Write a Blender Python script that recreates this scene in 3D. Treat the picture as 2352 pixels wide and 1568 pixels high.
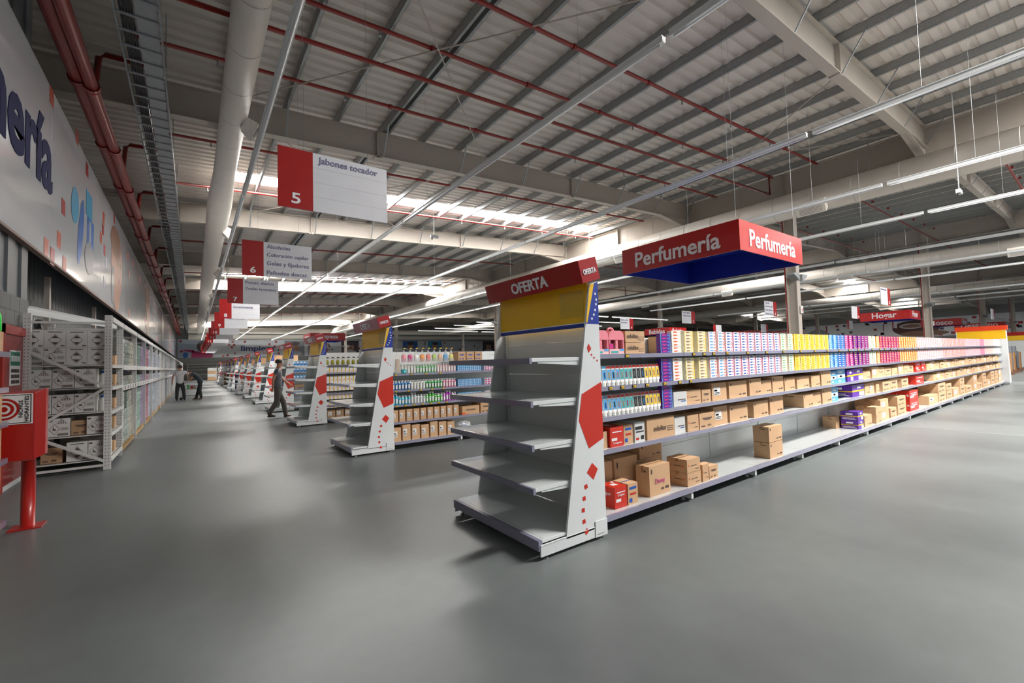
import bpy, math, random
from mathutils import Vector, Matrix
random.seed(7)
for o in list(bpy.data.objects): bpy.data.objects.remove(o)
S = bpy.context.scene; COL = S.collection
# ---------------------------------------------------------------- camera
def make_camera():
    yaw, pit, rol, F = 0.62855, 0.043513, -0.029194, 1010.6
    cy, sy, cp, sp, cr, sr = math.cos(yaw), math.sin(yaw), math.cos(pit), math.sin(pit), math.cos(rol), math.sin(rol)
    fwd = Vector((sy*cp, cy*cp, sp)); r0 = Vector((cy, -sy, 0)); u0 = r0.cross(fwd)
    r = cr*r0 + sr*u0; u = -sr*r0 + cr*u0
    cd = bpy.data.cameras.new('camera'); cam = bpy.data.objects.new('camera', cd); COL.objects.link(cam)
    cam.matrix_world = Matrix(((r.x, u.x, -fwd.x, 0), (r.y, u.y, -fwd.y, 0), (r.z, u.z, -fwd.z, 1.5), (0, 0, 0, 1)))
    cd.sensor_width = 36; cd.lens = F/2352*36; cd.clip_start = .05; cd.clip_end = 400
    S.camera = cam
make_camera()
# ---------------------------------------------------------------- world, exposure
W = bpy.data.worlds.new('daylight'); S.world = W; W.use_nodes = True
W.node_tree.nodes['Background'].inputs[0].default_value = (0.80, 0.88, 1.0, 1)
W.node_tree.nodes['Background'].inputs[1].default_value = 0.28
S.view_settings.view_transform = 'Standard'; S.view_settings.look = 'None'
S.view_settings.gamma = 1; S.view_settings.exposure = 0.64; S.view_settings.use_curve_mapping = False
SKY_N = 80.0      # glow of the sunlit roof strip behind the viewer and its added right panel
SKY_E = 45.0      # glow of the translucent roof sheets
TUBE_E = 2.2      # lit fluorescent tubes
# ---------------------------------------------------------------- materials
MATS = {}
def mat(name, col, rough=.5, metal=0., var=.06, scale=6., emit=0., alpha=1., bump=0., coat=0., stretch=(1, 1, 1), ecol=None):
    if name in MATS: return MATS[name]
    m = bpy.data.materials.new(name); m.use_nodes = True; nt = m.node_tree; b = nt.nodes['Principled BSDF']
    b.inputs['Roughness'].default_value = rough; b.inputs['Metallic'].default_value = metal
    b.inputs['Coat Weight'].default_value = coat
    c = (col[0], col[1], col[2], 1)
    tc = nt.nodes.new('ShaderNodeTexCoord'); mp = nt.nodes.new('ShaderNodeMapping'); mp.inputs['Scale'].default_value = stretch
    nz = nt.nodes.new('ShaderNodeTexNoise'); nz.inputs['Scale'].default_value = scale; nz.inputs['Detail'].default_value = 4
    nt.links.new(tc.outputs['Object'], mp.inputs[0]); nt.links.new(mp.outputs[0], nz.inputs['Vector'])
    mx = nt.nodes.new('ShaderNodeMixRGB'); mx.blend_type = 'MIX'
    mx.inputs[1].default_value = tuple(max(0, x*(1-var)) for x in c[:3])+(1,); mx.inputs[2].default_value = tuple(min(1, x*(1+var)) for x in c[:3])+(1,)
    nt.links.new(nz.outputs['Fac'], mx.inputs[0]); nt.links.new(mx.outputs[0], b.inputs['Base Color'])
    if bump:
        bp = nt.nodes.new('ShaderNodeBump'); bp.inputs['Strength'].default_value = bump
        nt.links.new(nz.outputs['Fac'], bp.inputs['Height']); nt.links.new(bp.outputs[0], b.inputs['Normal'])
    if emit: b.inputs['Emission Color'].default_value = (ecol or col)+(1,); b.inputs['Emission Strength'].default_value = emit
    if alpha < 1: b.inputs['Alpha'].default_value = alpha
    MATS[name] = m; return m
def floor_mat():
    m = bpy.data.materials.new('polished_concrete'); m.use_nodes = True; nt = m.node_tree; b = nt.nodes['Principled BSDF']
    b.inputs['Specular IOR Level'].default_value = .34
    tc = nt.nodes.new('ShaderNodeTexCoord'); L = nt.links.new
    def nz(sc, det, st=(1, 1, 1)):
        mp = nt.nodes.new('ShaderNodeMapping'); mp.inputs['Scale'].default_value = st; n = nt.nodes.new('ShaderNodeTexNoise')
        n.inputs['Scale'].default_value = sc; n.inputs['Detail'].default_value = det
        L(tc.outputs['Object'], mp.inputs[0]); L(mp.outputs[0], n.inputs['Vector']); return n
    n1 = nz(.45, 6, (1, .6, 1)); n2 = nz(7, 5)
    r = nt.nodes.new('ShaderNodeValToRGB'); r.color_ramp.elements[0].color = (.096, .106, .107, 1); r.color_ramp.elements[1].color = (.185, .202, .197, 1)
    r.color_ramp.elements[0].position = .3; r.color_ramp.elements[1].position = .7
    L(n1.outputs['Fac'], r.inputs[0])
    r2 = nt.nodes.new('ShaderNodeValToRGB'); r2.color_ramp.elements[0].color = (.9, .9, .9, 1); r2.color_ramp.elements[1].color = (1.08, 1.08, 1.08, 1)
    L(n2.outputs['Fac'], r2.inputs[0])
    mx = nt.nodes.new('ShaderNodeMixRGB'); mx.blend_type = 'MULTIPLY'; mx.inputs[0].default_value = 1
    L(r.outputs[0], mx.inputs[1]); L(r2.outputs[0], mx.inputs[2]); L(mx.outputs[0], b.inputs['Base Color'])
    rr = nt.nodes.new('ShaderNodeMapRange'); rr.inputs['To Min'].default_value = .27; rr.inputs['To Max'].default_value = .47
    L(n1.outputs['Fac'], rr.inputs['Value']); L(rr.outputs[0], b.inputs['Roughness']); return m
white = mat('white_steel', (.72, .74, .74), .35, coat=.3, var=.03)
shelfw = mat('shelf_paint', (.74, .77, .76), .25, coat=.5, var=.03)
deckw = mat('deck_paint', (.50, .51, .50), .3, coat=.4, var=.03)
greysteel = mat('galvanised_steel', (.30, .32, .33), .45, .55, var=.2, scale=30)
purl = mat('purlin_steel', (.36, .37, .37), .5, .5, var=.15, scale=20)
cream = mat('cream_beam_paint', (.46, .41, .355), .5, var=.05)
rail = mat('price_rail_plastic', (.26, .255, .34), .2, coat=.6, var=.05)
redp = mat('red_sign_paint', (.36, .005, .004), .3, coat=.3, var=.04)
bred = mat('bright_red_print', (.56, .025, .01), .4, var=.03)
pipered = mat('red_pipe_paint', (.26, .013, .008), .35, coat=.3, var=.1)
blue = mat('blue_print', (.005, .03, .28), .4, var=.03)
bluein = mat('blue_sign_lining', (.005, .02, .30), .4, var=.03)
yel = mat('yellow_print', (.85, .50, .004), .4, var=.03)
wtx = mat('white_lettering', (.8, .8, .82), .4, var=.01)
dtx = mat('violet_grey_lettering', (.16, .15, .27), .5, var=.01)
ntx = mat('navy_lettering', (.015, .018, .09), .9, var=.02)
black = mat('black_plastic', (.015, .015, .017), .4)
card = mat('cardboard', (.56, .345, .19), .8, var=.12, scale=9, stretch=(1, 1, .3))
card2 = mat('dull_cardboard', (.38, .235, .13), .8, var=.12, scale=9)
tape = mat('packing_tape', (.40, .22, .10), .25, var=.05)
inkd = mat('dark_ink', (.09, .06, .05), .6)
paper = mat('white_paper_label', (.75, .74, .72), .6)
inkr = mat('orange_ink', (.75, .12, .02), .6)
wcart = mat('white_carton', (.62, .62, .60), .6, var=.05)
duct = mat('white_duct_wrap', (.72, .67, .60), .5, var=.05, scale=3)
tagy = mat('yellow_price_tag', (.8, .5, .02), .5)
ladd = mat('tube_glow', (1, 1, 1), .5, emit=TUBE_E, ecol=(1, .97, .92))
tubeoff = mat('tube_unlit', (.75, .76, .78), .3)
skyn = mat('sunlit_and_added_sheet', (1, 1, 1), .5, emit=SKY_N, ecol=(1, .975, .95))
skyg = mat('translucent_sheet', (1, 1, 1), .5, emit=SKY_E, ecol=(1, .98, .95))
# ---------------------------------------------------------------- mesh helpers
ORG = Vector((0, 0, 0))
def setorg(v): 
    global ORG; ORG = Vector(v)
class MB:
    def __init__(s): s.v = []; s.f = []; s.m = []
    def poly(s, pts, m=0):
        n = len(s.v); s.v += [tuple(p) for p in pts]; s.f.append(tuple(range(n, n+len(pts)))); s.m.append(m); return s
    def hexa(s, p, m=0):
        n = len(s.v); s.v += [tuple(q) for q in p]
        for q in ((0, 3, 2, 1), (4, 5, 6, 7), (0, 1, 5, 4), (1, 2, 6, 5), (2, 3, 7, 6), (3, 0, 4, 7)):
            s.f.append(tuple(n+i for i in q)); s.m.append(m)
        return s
    def box(s, x0, x1, y0, y1, z0, z1, m=0):
        return s.hexa([(x0, y0, z0), (x1, y0, z0), (x1, y1, z0), (x0, y1, z0), (x0, y0, z1), (x1, y0, z1), (x1, y1, z1), (x0, y1, z1)], m)
    def prism(s, pts, d, m=0):                # pts: 3-D outline, d: extrusion vector
        n = len(s.v); k = len(pts); d = Vector(d); s.v += [tuple(p) for p in pts]+[tuple(Vector(p)+d) for p in pts]
        s.f.append(tuple(range(n+k-1, n-1, -1))); s.m.append(m); s.f.append(tuple(range(n+k, n+2*k))); s.m.append(m)
        for i in range(k): s.f.append((n+i, n+(i+1) % k, n+k+(i+1) % k, n+k+i)); s.m.append(m)
        return s
    def tube(s, pts, rs, n=10, m=0, cap=True):
        pts = [Vector(p) for p in pts]; rs = rs if isinstance(rs, (list, tuple)) else [rs]*len(pts); b = len(s.v)
        for i, p in enumerate(pts):
            t = (pts[min(i+1, len(pts)-1)]-pts[max(i-1, 0)]).normalized()
            a = Vector((0, 0, 1)) if abs(t.z) < .9 else Vector((1, 0, 0)); u = t.cross(a).normalized(); w = t.cross(u)
            for k in range(n):
                an = 2*math.pi*k/n; s.v.append(tuple(p+(u*math.cos(an)+w*math.sin(an))*rs[i]))
        for i in range(len(pts)-1):
            for k in range(n):
                a = b+i*n+k; c = b+i*n+(k+1) % n; s.f.append((a, c, c+n, a+n)); s.m.append(m)
        if cap:
            s.f.append(tuple(range(b, b+n))); s.m.append(m); e = b+(len(pts)-1)*n; s.f.append(tuple(range(e+n-1, e-1, -1))); s.m.append(m)
        return s
    def bar(s, p0, p1, w, h, m=0):            # rectangular bar between two points
        p0, p1 = Vector(p0), Vector(p1); t = (p1-p0).normalized(); a = Vector((0, 0, 1)) if abs(t.z) < .9 else Vector((0, 1, 0))
        u = t.cross(a).normalized()*w/2; q = u.cross(t).normalized()*h/2
        return s.hexa([p0-u-q, p0+u-q, p1+u-q, p1-u-q, p0-u+q, p0+u+q, p1+u+q, p1-u+q], m)
    def lathe(s, prof, n=12, c=(0, 0), mz=None, sx=1, sy=1):
        b = len(s.v)
        for r, z in prof:
            for k in range(n):
                a = 2*math.pi*(k+.5)/n; s.v.append((c[0]+r*sx*math.cos(a), c[1]+r*sy*math.sin(a), z))
        for i in range(len(prof)-1):
            for k in range(n):
                a = b+i*n+k; d = b+i*n+(k+1) % n; s.f.append((a, d, d+n, a+n)); s.m.append(mz[i] if mz else 0)
        s.f.append(tuple(range(b+n-1, b-1, -1))); s.m.append(mz[0] if mz else 0)
        e = b+(len(prof)-1)*n; s.f.append(tuple(range(e, e+n))); s.m.append(mz[-1] if mz else 0); return s
    def mesh(s, name, mats, org=None, smooth=False):
        o = ORG if org is None else Vector(org)
        me = bpy.data.meshes.new(name); me.from_pydata([(p[0]-o.x, p[1]-o.y, p[2]-o.z) for p in s.v], [], s.f)
        for m in (mats if isinstance(mats, (list, tuple)) else [mats]): me.materials.append(m)
        me.polygons.foreach_set('material_index', s.m)
        if smooth: me.polygons.foreach_set('use_smooth', [True]*len(s.f))
        me.update(); return me
    def build(s, name, mats, parent=None, smooth=False, bev=0, label=None):
        if parent is None: org = (0, 0, 0)
        else: org = None
        o = bpy.data.objects.new(name, s.mesh(name, mats, org, smooth)); COL.objects.link(o)
        if parent is not None: o.parent = parent
        if bev:
            b = o.modifiers.new('bevel', 'BEVEL'); b.width = bev; b.segments = 2; b.limit_method = 'ANGLE'
        if label: o['label'] = label
        return o
def thing(name, label, cat, loc=(0, 0, 0), group=None, rz=0):
    o = bpy.data.objects.new(name, None); COL.objects.link(o); o.location = loc; o.rotation_euler = (0, 0, rz); o.empty_display_size = .1
    o['label'] = label; o['category'] = cat
    if group: o['group'] = group
    setorg(loc); return o
def single(mb, name, label, cat, mats, loc=(0, 0, 0), group=None, smooth=False, kind=None, bev=0):   # a thing that is one mesh
    setorg(loc); o = bpy.data.objects.new(name, mb.mesh(name, mats, None, smooth)); COL.objects.link(o); o.location = loc
    o['label'] = label; o['category'] = cat
    if group: o['group'] = group
    if kind: o['kind'] = kind
    if bev:
        b = o.modifiers.new('bevel', 'BEVEL'); b.width = bev; b.segments = 2; b.limit_method = 'ANGLE'
    return o
def struct(mb, name, mats):
    o = mb.build(name, mats); o['kind'] = 'structure'; return o
def place(me, name, loc, label, cat, group=None, rz=0):
    o = bpy.data.objects.new(name, me); COL.objects.link(o); o.location = loc; o.rotation_euler = (0, 0, rz)
    o['label'] = label; o['category'] = cat
    if group: o['group'] = group
    return o
def copy_tree(o, parent=None):
    c = o.copy(); COL.objects.link(c); c.parent = parent
    for ch in o.children: copy_tree(ch, c)
    return c
def parts(name, mb, mats, parent, pts, smooth=True, limit=100):
    """the same small part at many places: each its own object sharing one mesh (mb built around the origin)"""
    me = mb.mesh(name, mats, (0, 0, 0), smooth); n = []
    for p in pts[:limit]:
        o = bpy.data.objects.new(name, me); COL.objects.link(o); o.parent = parent; o.location = Vector(p)-ORG; n.append(o)
    if len(pts) > limit:
        r = MB()
        for p in pts[limit:]:
            for f, m in zip(mb.f, mb.m): r.poly([tuple(Vector(mb.v[i])+Vector(p)) for i in f], m)
        r.build(name, mats, parent)['kind'] = 'stuff'
    return n
def relabel(o, label, group=None):
    o['label'] = label
    if group: o['group'] = group
TX = {}
def textmesh(s, bold, m, ext):
    k = (s, bold, m.name, ext)
    if k in TX: return TX[k]
    cu = bpy.data.curves.new('lettering', 'FONT'); cu.body = s; cu.extrude = ext; cu.offset = bold; cu.resolution_u = 3; cu.space_line = .95
    o = bpy.data.objects.new('lettering', cu); COL.objects.link(o)
    me = bpy.data.meshes.new_from_object(o.evaluated_get(bpy.context.evaluated_depsgraph_get()))
    bpy.data.objects.remove(o); me.materials.clear(); me.materials.append(m)
    xs = [v.co.x for v in me.vertices]; ys = [v.co.y for v in me.vertices]
    TX[k] = (me, min(xs), max(xs), min(ys), max(ys)); return TX[k]
ROT = {'-y': (math.pi/2, 0, 0), '+y': (math.pi/2, 0, math.pi), '-x': (math.pi/2, 0, -math.pi/2), '+x': (math.pi/2, 0, math.pi/2)}
def text(s, face, center, width, parent, m=None, height=None, bold=.02, name='lettering', tilt=None, dp=.003):
    """letters whose middle sits at world point center, lying on a face that looks along `face`"""
    me, x0, x1, y0, y1 = textmesh(s, bold, m or wtx, .004)
    sx = width/(x1-x0); sy = height/(y1-y0) if height else sx
    o = bpy.data.objects.new(name, me); COL.objects.link(o)
    R = Matrix.Rotation(ROT[face][2], 4, 'Z') @ Matrix.Rotation(math.pi/2, 4, 'X')
    if tilt: R = Matrix.Rotation(tilt[1], 4, tilt[0]) @ R
    sm = Matrix.Diagonal((sx, sy, min(1., dp/.004), 1)); off = Matrix.Translation(Vector((-(x0+x1)/2, -(y0+y1)/2, 0)))
    c = Vector(center) - (ORG if parent is not None else Vector((0, 0, 0)))
    o.parent = parent; o.matrix_local = Matrix.Translation(c) @ R @ sm @ off
    return o
ORDN = ['first', 'second', 'third', 'fourth', 'fifth', 'sixth', 'seventh', 'eighth', 'ninth', 'tenth', 'eleventh', 'twelfth', 'thirteenth', 'fourteenth', 'fifteenth', 'sixteenth', 'seventeenth', 'eighteenth', 'nineteenth', 'twentieth']
# ================================================================ ROOM SHELL
XL, XR, YB, YF = -2.0, 104., -14., 85.
def zbeam(x): return 7.14+.047*min(x, 41)-.03*max(0, x-41)
def zroof(x): return zbeam(x)+.72+.24
mb = MB(); mb.box(XL-1.5, XR+1, YB, YF+1, -.1, 0); fl = struct(mb, 'floor', [floor_mat()])
joint = mat('joint_sealant', (.42, .42, .40), .5); mb = MB()
for y in (14.2, 31, 48, 65): mb.box(XL, 95, y, y+.025, 0, .003)
for x in (11.2, 28, 45): mb.box(x, x+.02, -10, 80, 0, .0025)
struct(mb, 'trim_1', [mat('floor_joint', (.36, .36, .35), .5)])
rf = mat('roof_sheet', (.68, .625, .57), .5, var=.08, scale=2); rfl = [(-3.0, -1.9), (17.3, 18.1), (36.5, 37.3), (59.4, 60.3), (71, 72)]
def roof():
    segs = []; y = YB
    for a, b in rfl: segs.append((y, a)); y = b
    segs.append((y, YF+1)); mb = MB(); xs = [XL-1.5, 41, XR+1]
    def strip(y0, y1, x0, x1):
        n = max(1, int((y1-y0)/.3)); w = (y1-y0)/n
        for i in range(n):
            for (f0, f1, h0, h1) in ((0, .12, .06, .0), (.12, .6, 0, 0), (.6, .72, 0, .06), (.72, 1, .06, .06)):
                ya, yb = y0+w*(i+f0), y0+w*(i+f1)
                mb.poly([(x0, ya, zroof(x0)+h0), (x0, yb, zroof(x0)+h1), (x1, yb, zroof(x1)+h1), (x1, ya, zroof(x1)+h0)])
    for (y0, y1) in segs:
        for x0, x1 in zip(xs, xs[1:]): strip(y0, y1, x0, x1)
    for k, (a, b) in enumerate(rfl):          # solid sheet between the translucent ones
        cuts = SKYX[k]; x = xs[0]
        for (c, d) in cuts+[(XR+1, XR+1)]:
            if x < 41 < c: strip(a, b, x, 41); strip(a, b, 41, c)
            elif c > x: strip(a, b, x, c)
            x = d
    struct(mb, 'ceiling', [rf])
SKYX = [[(6.5, 18.5), (23, 38)], [(1.2, 19), (24, 38), (56, 68), (78, 91)], [(1.2, 19), (24, 38), (78, 91)], [(1.2, 19), (24, 38)], [(1.2, 19)]]  # second opening of the first row is unseen, added to brighten the right bays
roof()
wn = 0
for k, (a, b) in enumerate(rfl):
    for c, d in SKYX[k]:
        wn += 1; mb = MB(); mb.poly([(c, a, zroof(c)+.03), (c, b, zroof(c)+.03), (d, b, zroof(d)+.03), (d, a, zroof(d)+.03)]); struct(mb, 'window_%d' % wn, [skyn if k == 0 else skyg])  # includes the panel added behind the viewer to light the right side
# walls
blk = mat('concrete_block', (.16, .165, .16), .8, var=.12, scale=4, bump=.2); shd = mat('dark_wall_sheet', (.11, .12, .13), .5, var=.1)
XW = -2.6
mb = MB(); mb.box(XW-.2, XW, YB, YF, 0, 3.0, 0)
for z in [i*.2 for i in range(1, 15)]: mb.box(XW, XW+.003, 3, 12, z, z+.008, 1)
n = int((YF+4)/.3)
for i in range(n):
    y = -4+i*.3; mb.box(XW-.1, XW-.056, y, y+.18, 3.0, 9.0, 2); mb.box(XW-.1, XW-.06, y+.18, y+.3, 3.0, 9.0, 2)
struct(mb, 'wall_left', [blk, mat('block_joint', (.10, .10, .10), .9), shd])
mb = MB(); mb.box(XW-.2, XR, YF, YF+.3, 0, 10, 0); mb.box(XW-.2, XR, YF-.02, YF, 2.1, 2.16, 1); struct(mb, 'wall_back', [mat('grey_wall', (.30, .30, .29), .7), shd])
mb = MB(); mb.box(XR, XR+.3, YB, YF, 0, 11, 0); struct(mb, 'wall_right', [MATS['grey_wall']])
# the white rail frame along the back wall
# beams: frames every 8.6 m
FY = [3.42+8.6*i for i in range(10)]
def frame(i, y):
    t = thing('roof_beam', 'cream steel roof beam crossing the hall, %s from the near end' % ORDN[i], 'roof beam', (0, y, zbeam(0)), 'cross beams under the roof')
    for (x0, x1) in ((XL-1.3, 19.45), (19.75, 40.85), (41.15, 62), (62.3, 83), (83.3, 103.8)):
        mb = MB(); zz = lambda x, d: zbeam(x)+d
        def sl(xa, xb, d0, d1, w, ya=0, da=0):
            mb.hexa([(xa, y-w, zz(xa, d0)-da), (xb, y-w, zz(xb, d0)), (xb, y+w, zz(xb, d0)), (xa, y+w, zz(xa, d0)-da), (xa, y-w, zz(xa, d1)-da), (xb, y-w, zz(xb, d1)), (xb, y+w, zz(xb, d1)), (xa, y+w, zz(xa, d1)-da)])
        sl(x0, x1, .0, .02, .11); sl(x0, x1, .02, .70, .008); sl(x0, x1, .70, .72, .11)
        mb.prism([(x1-2.2, y-.11, zz(x1-2.2, 0)), (x1, y-.11, zz(x1, -.42)), (x1, y-.11, zz(x1, -.40)), (x1-2.2, y-.11, zz(x1-2.2, .02))], (0, .22, 0))
        mb.prism([(x1-2.2, y-.008, zz(x1-2.2, 0)), (x1, y-.008, zz(x1, -.42)), (x1, y-.008, zz(x1, 0))], (0, .016, 0))
        if x0 > 0:
            mb.prism([(x0+2.2, y-.11, zz(x0+2.2, 0)), (x0, y-.11, zz(x0, -.42)), (x0, y-.11, zz(x0, -.40)), (x0+2.2, y-.11, zz(x0+2.2, .02))], (0, .22, 0))
            mb.prism([(x0+2.2, y-.008, zz(x0+2.2, 0)), (x0, y-.008, zz(x0, -.42)), (x0, y-.008, zz(x0, 0))], (0, .016, 0))
        for xs in [x0+(x1-x0)*f for f in (.33, .66)]:
            mb.box(xs-.02, xs+.02, y-.11, y+.11, zz(xs, -.03), zz(xs, .72)); 
            for q in range(5): mb.tube([(xs-.06, y-.02, zz(xs, .1+q*.13)), (xs+.06, y-.02, zz(xs, .1+q*.13))], .014, 6)
            mb.box(xs-.09, xs+.09, y-.11, y+.11, zz(xs, -.035), zz(xs, 0))
        mb.build('girder_section', cream, t)
    mb = MB(); k = 0
    for x in [1.9+1.24*2*q for q in range(8)]+[22+2.5*q for q in range(8)]:
        if x < 100:
            mb.bar((x-.02, y-.1, zbeam(x)+.03), (x-.02, y-.62, zroof(x)-.12), .04, .02)
    mb.build('flange_brace', greysteel, t, label='galvanised diagonal braces from beam to purlins')
for i, y in enumerate(FY): frame(i, y)
# girders along Y at column lines
for i, x in enumerate((19.6, 41, 62.15, 83.15)):
    t = thing('roof_girder', 'long cream roof girder on the column row, %s from the left wall' % ORDN[i], 'roof beam', (x, 36, zbeam(x)-.3), 'lengthwise girders')
    mb = MB(); z0 = zbeam(x)-.35; z1 = zbeam(x)+.72
    mb.box(x-.15, x+.15, -12, YF, z0, z0+.025); mb.box(x-.15, x+.15, -12, YF, z1-.02, z1); mb.box(x-.01, x+.01, -12, YF, z0, z1)
    mb.build('girder_web', cream, t)
    parts('stiffener', MB().box(-.14, .14, -.01, .01, z0, z1), [cream], t, [(x, y, 0) for y in FY+[f+4.3 for f in FY if f < 78]], False)
# purlins
px_ = []; x = -1.82
while x < 40.5: px_.append(x); x += 1.24
for i in range(24): px_.append(42.2+2.4*i)
pm = {}
for i, x in enumerate(px_):
    z = zroof(x)
    mb = MB(); y0, y1 = -10, 84.5
    dz = .22; mb.box(x-.035, x-.03, y0, y1, z-dz, z-.01); mb.box(x-.035, x+.035, y0, y1, z-dz, z-dz+.005); mb.box(x-.035, x+.035, y0, y1, z-.015, z-.01); mb.box(x+.03, x+.035, y0, y1, z-dz, z-dz+.02)
    if abs(x-4.38) < .1: mb.box(x+.12, x+.125, y0, y1, z-dz, z-.01); mb.box(x+.12, x+.19, y0, y1, z-dz, z-dz+.005)
    side = 'left bay' if x < 19.6 else 'bay right of the first column row' if x < 41 else 'far right bays'
    nn = i if x < 19.6 else i-18 if x < 41 else i-35
    single(mb, 'roof_purlin', 'grey galvanised roof purlin, %s in the %s' % (ORDN[nn % 20] if nn < 20 else ORDN[nn-20]+' after twenty', side), 'purlin', [purl], (x, 37, z), 'purlins over the '+side)
# tie rods
for j, (x0, y0, x1, y1) in enumerate(((.6, 4, 7.5, 11.7), (7.5, 3.8, .9, 11.7), (1.2, 12.4, 8, 20.3), (13, 3.8, 19, 11.7), (19, 3.8, 12.5, 11.7), (8.5, 12.3, 2, 20.3), (22, 4, 30, 11.8), (13, 12.3, 19, 20.3))):
    single(MB().tube([(x0, y0, zbeam(x0)+.6), (x1, y1, zbeam(x1)+.6)], .016, 6), 'tie_rod', 'thin cream diagonal tie rod between roof beams', 'tie rod', [cream], ((x0+x1)/2, (y0+y1)/2, zbeam(x0)+.6), 'roof tie rods')
# columns
cols = [(x, y) for y in (7.57, 28.9, 50.4, 71.8) for x in (19.6, 40.9, 62.2, 83.3)]
whr = ['nearest row', 'second row', 'third row', 'farthest row']
def column(x, y, k, r):
    t = thing('steel_column', 'cream steel I-section column in the %s, %s from the left' % (whr[r], ORDN[k]), 'column', (x, y, 0), 'hall columns')
    zt = zbeam(x)-.35; mb = MB(); mb.box(x-.15, x+.15, y-.19, y-.17, .02, zt); mb.box(x-.15, x+.15, y+.17, y+.19, .02, zt); mb.box(x-.012, x+.012, y-.17, y+.17, .02, zt)
    mb.build('shaft', cream, t); MB().box(x-.25, x+.25, y-.25, y+.25, 0, .02).build('base_plate', cream, t)
    MB().box(x-.02, x+.19, y-.24, y-.215, 3.05, 3.35).build('fire_sign', [paper], t)
    mb = MB(); mb.prism([(x+.03, y-.245, 3.08), (x+.09, y-.245, 3.08), (x+.06, y-.245, 3.02+.04)], (0, .004, 0)); mb.box(x+.05, x+.1, y-.245, y-.24, 3.12, 3.24); mb.build('red_arrow', [bred], t)
    MB().tube([(x-.1, y+.24, .1), (x-.1, y+.24, zt)], .03, 8).build('riser_pipe', [pipered], t, True)
    for sx in (-1, 1):
        mb = MB(); mb.prism([(x+sx*.13, y-.3, 4.35), (x+sx*.6, y-.3, 4.55), (x+sx*.6, y-.3, 4.62), (x+sx*.13, y-.3, 4.62)], (0, .28, 0)); mb.build('floodlight', [greysteel], t)
for r, y in enumerate((7.57, 28.9, 50.4, 71.8)):
    for k, x in enumerate((19.6, 40.9, 62.2, 83.3)): column(x, y, k, r)
# ================================================================ PIPES, DUCTS, TRAY, LIGHTS
def sprinkler(y, dz, x0, x1, i, lab):
    t = thing('sprinkler_pipe', lab, 'sprinkler pipe', (x0, y, zbeam(x0)+dz), 'red sprinkler lines')
    z = lambda x: zbeam(x)+dz
    MB().tube([(x0, y, z(x0)), (x1, y, z(x1))], .042, 8).build('pipe_run', [pipered], t, True)
    xs = [x0+1.3+2.5*k for k in range(8) if x0+1.3+2.5*k < x1-1.2]
    parts('sprinkler_head', MB().tube([(0, 0, -.03), (0, 0, -.13), (0, 0, -.14), (0, 0, -.15)], [.018, .018, .035, .035], 6), [greysteel], t, [(x, y, z(x)) for x in xs], False)
    parts('coupling', MB().tube([(-.03, 0, 0), (.03, 0, 0)], .06, 8), [pipered], t, [(x+1.1, y, z(x+1.1)) for x in xs])
    mb = MB()
    for xh in (x0+2, (x0+x1)/2, x1-2): mb.tube([(xh, y, z(xh)), (xh, y, zroof(xh)-.1)], .006, 5)
    mb.build('hanger_rod', [greysteel], t)
ys = [6.4, 8.0, 10.4, 14.4, 18.1, 22.3, 26.2, 30.8, 34.8, 39.4, 43.4, 48, 52, 56.6, 61, 65, 70]
for i, y in enumerate(ys):
    sprinkler(y, .62 if i != 1 else .66, -.9, 19.3 if i else 19.3, i, 'red sprinkler pipe crossing the left bay, %s from the near end' % ORDN[i])
for i, y in enumerate((2.2, 6.8, 10.6, 15, 23, 31)):
    sprinkler(y, .45, 20, 60, i, 'red sprinkler pipe crossing the bays right of the columns, %s from the near end' % ORDN[i])
single(MB().tube([(19.0, 8.0, zbeam(19)+.66), (19.0, 8.0, zbeam(19)-.1), (-.9, 8.0, zbeam(-.9)-.05)], .042, 8), 'sprinkler_pipe', 'lower red sprinkler pipe with a riser at its right end', 'sprinkler pipe', [pipered], (5, 8, 7.6), smooth=True)
# fire mains along the left wall
for i, (x, z, r) in enumerate(((-1.66, 6.72, .11), (-1.47, 6.62, .095))):
    t = thing('fire_main', ('thick red fire main nearer the wall high above the mural', 'thick red fire main outer of the two above the mural')[i], 'pipe', (x, 30, z), 'red fire mains')
    MB().tube([(x, -4, z), (x, 80, z)], r, 14).build('pipe_run', [pipered], t, True)
    parts('coupling', MB().tube([(0, 0, 0), (0, .12, 0)], r+.022, 14), [pipered], t, [(x, -3.5+q*2.8, z) for q in range(30)])
for i, y in enumerate([6.4]+ys[2:]):
    mb = MB(); mb.tube([(-1.45, y+.25, 6.62), (-1.4, y+.25, 7.25), (-1.3, y+.25, 7.33), (-.75, y+.25, 7.35), (-.68, y+.25, 7.2)], .05, 8)
    single(mb, 'branch_pipe', 'short red branch pipe rising from the fire mains beside the cable tray', 'pipe', [pipered], (-1.4, y, 7), 'branch pipes off the fire mains', smooth=True)
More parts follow.
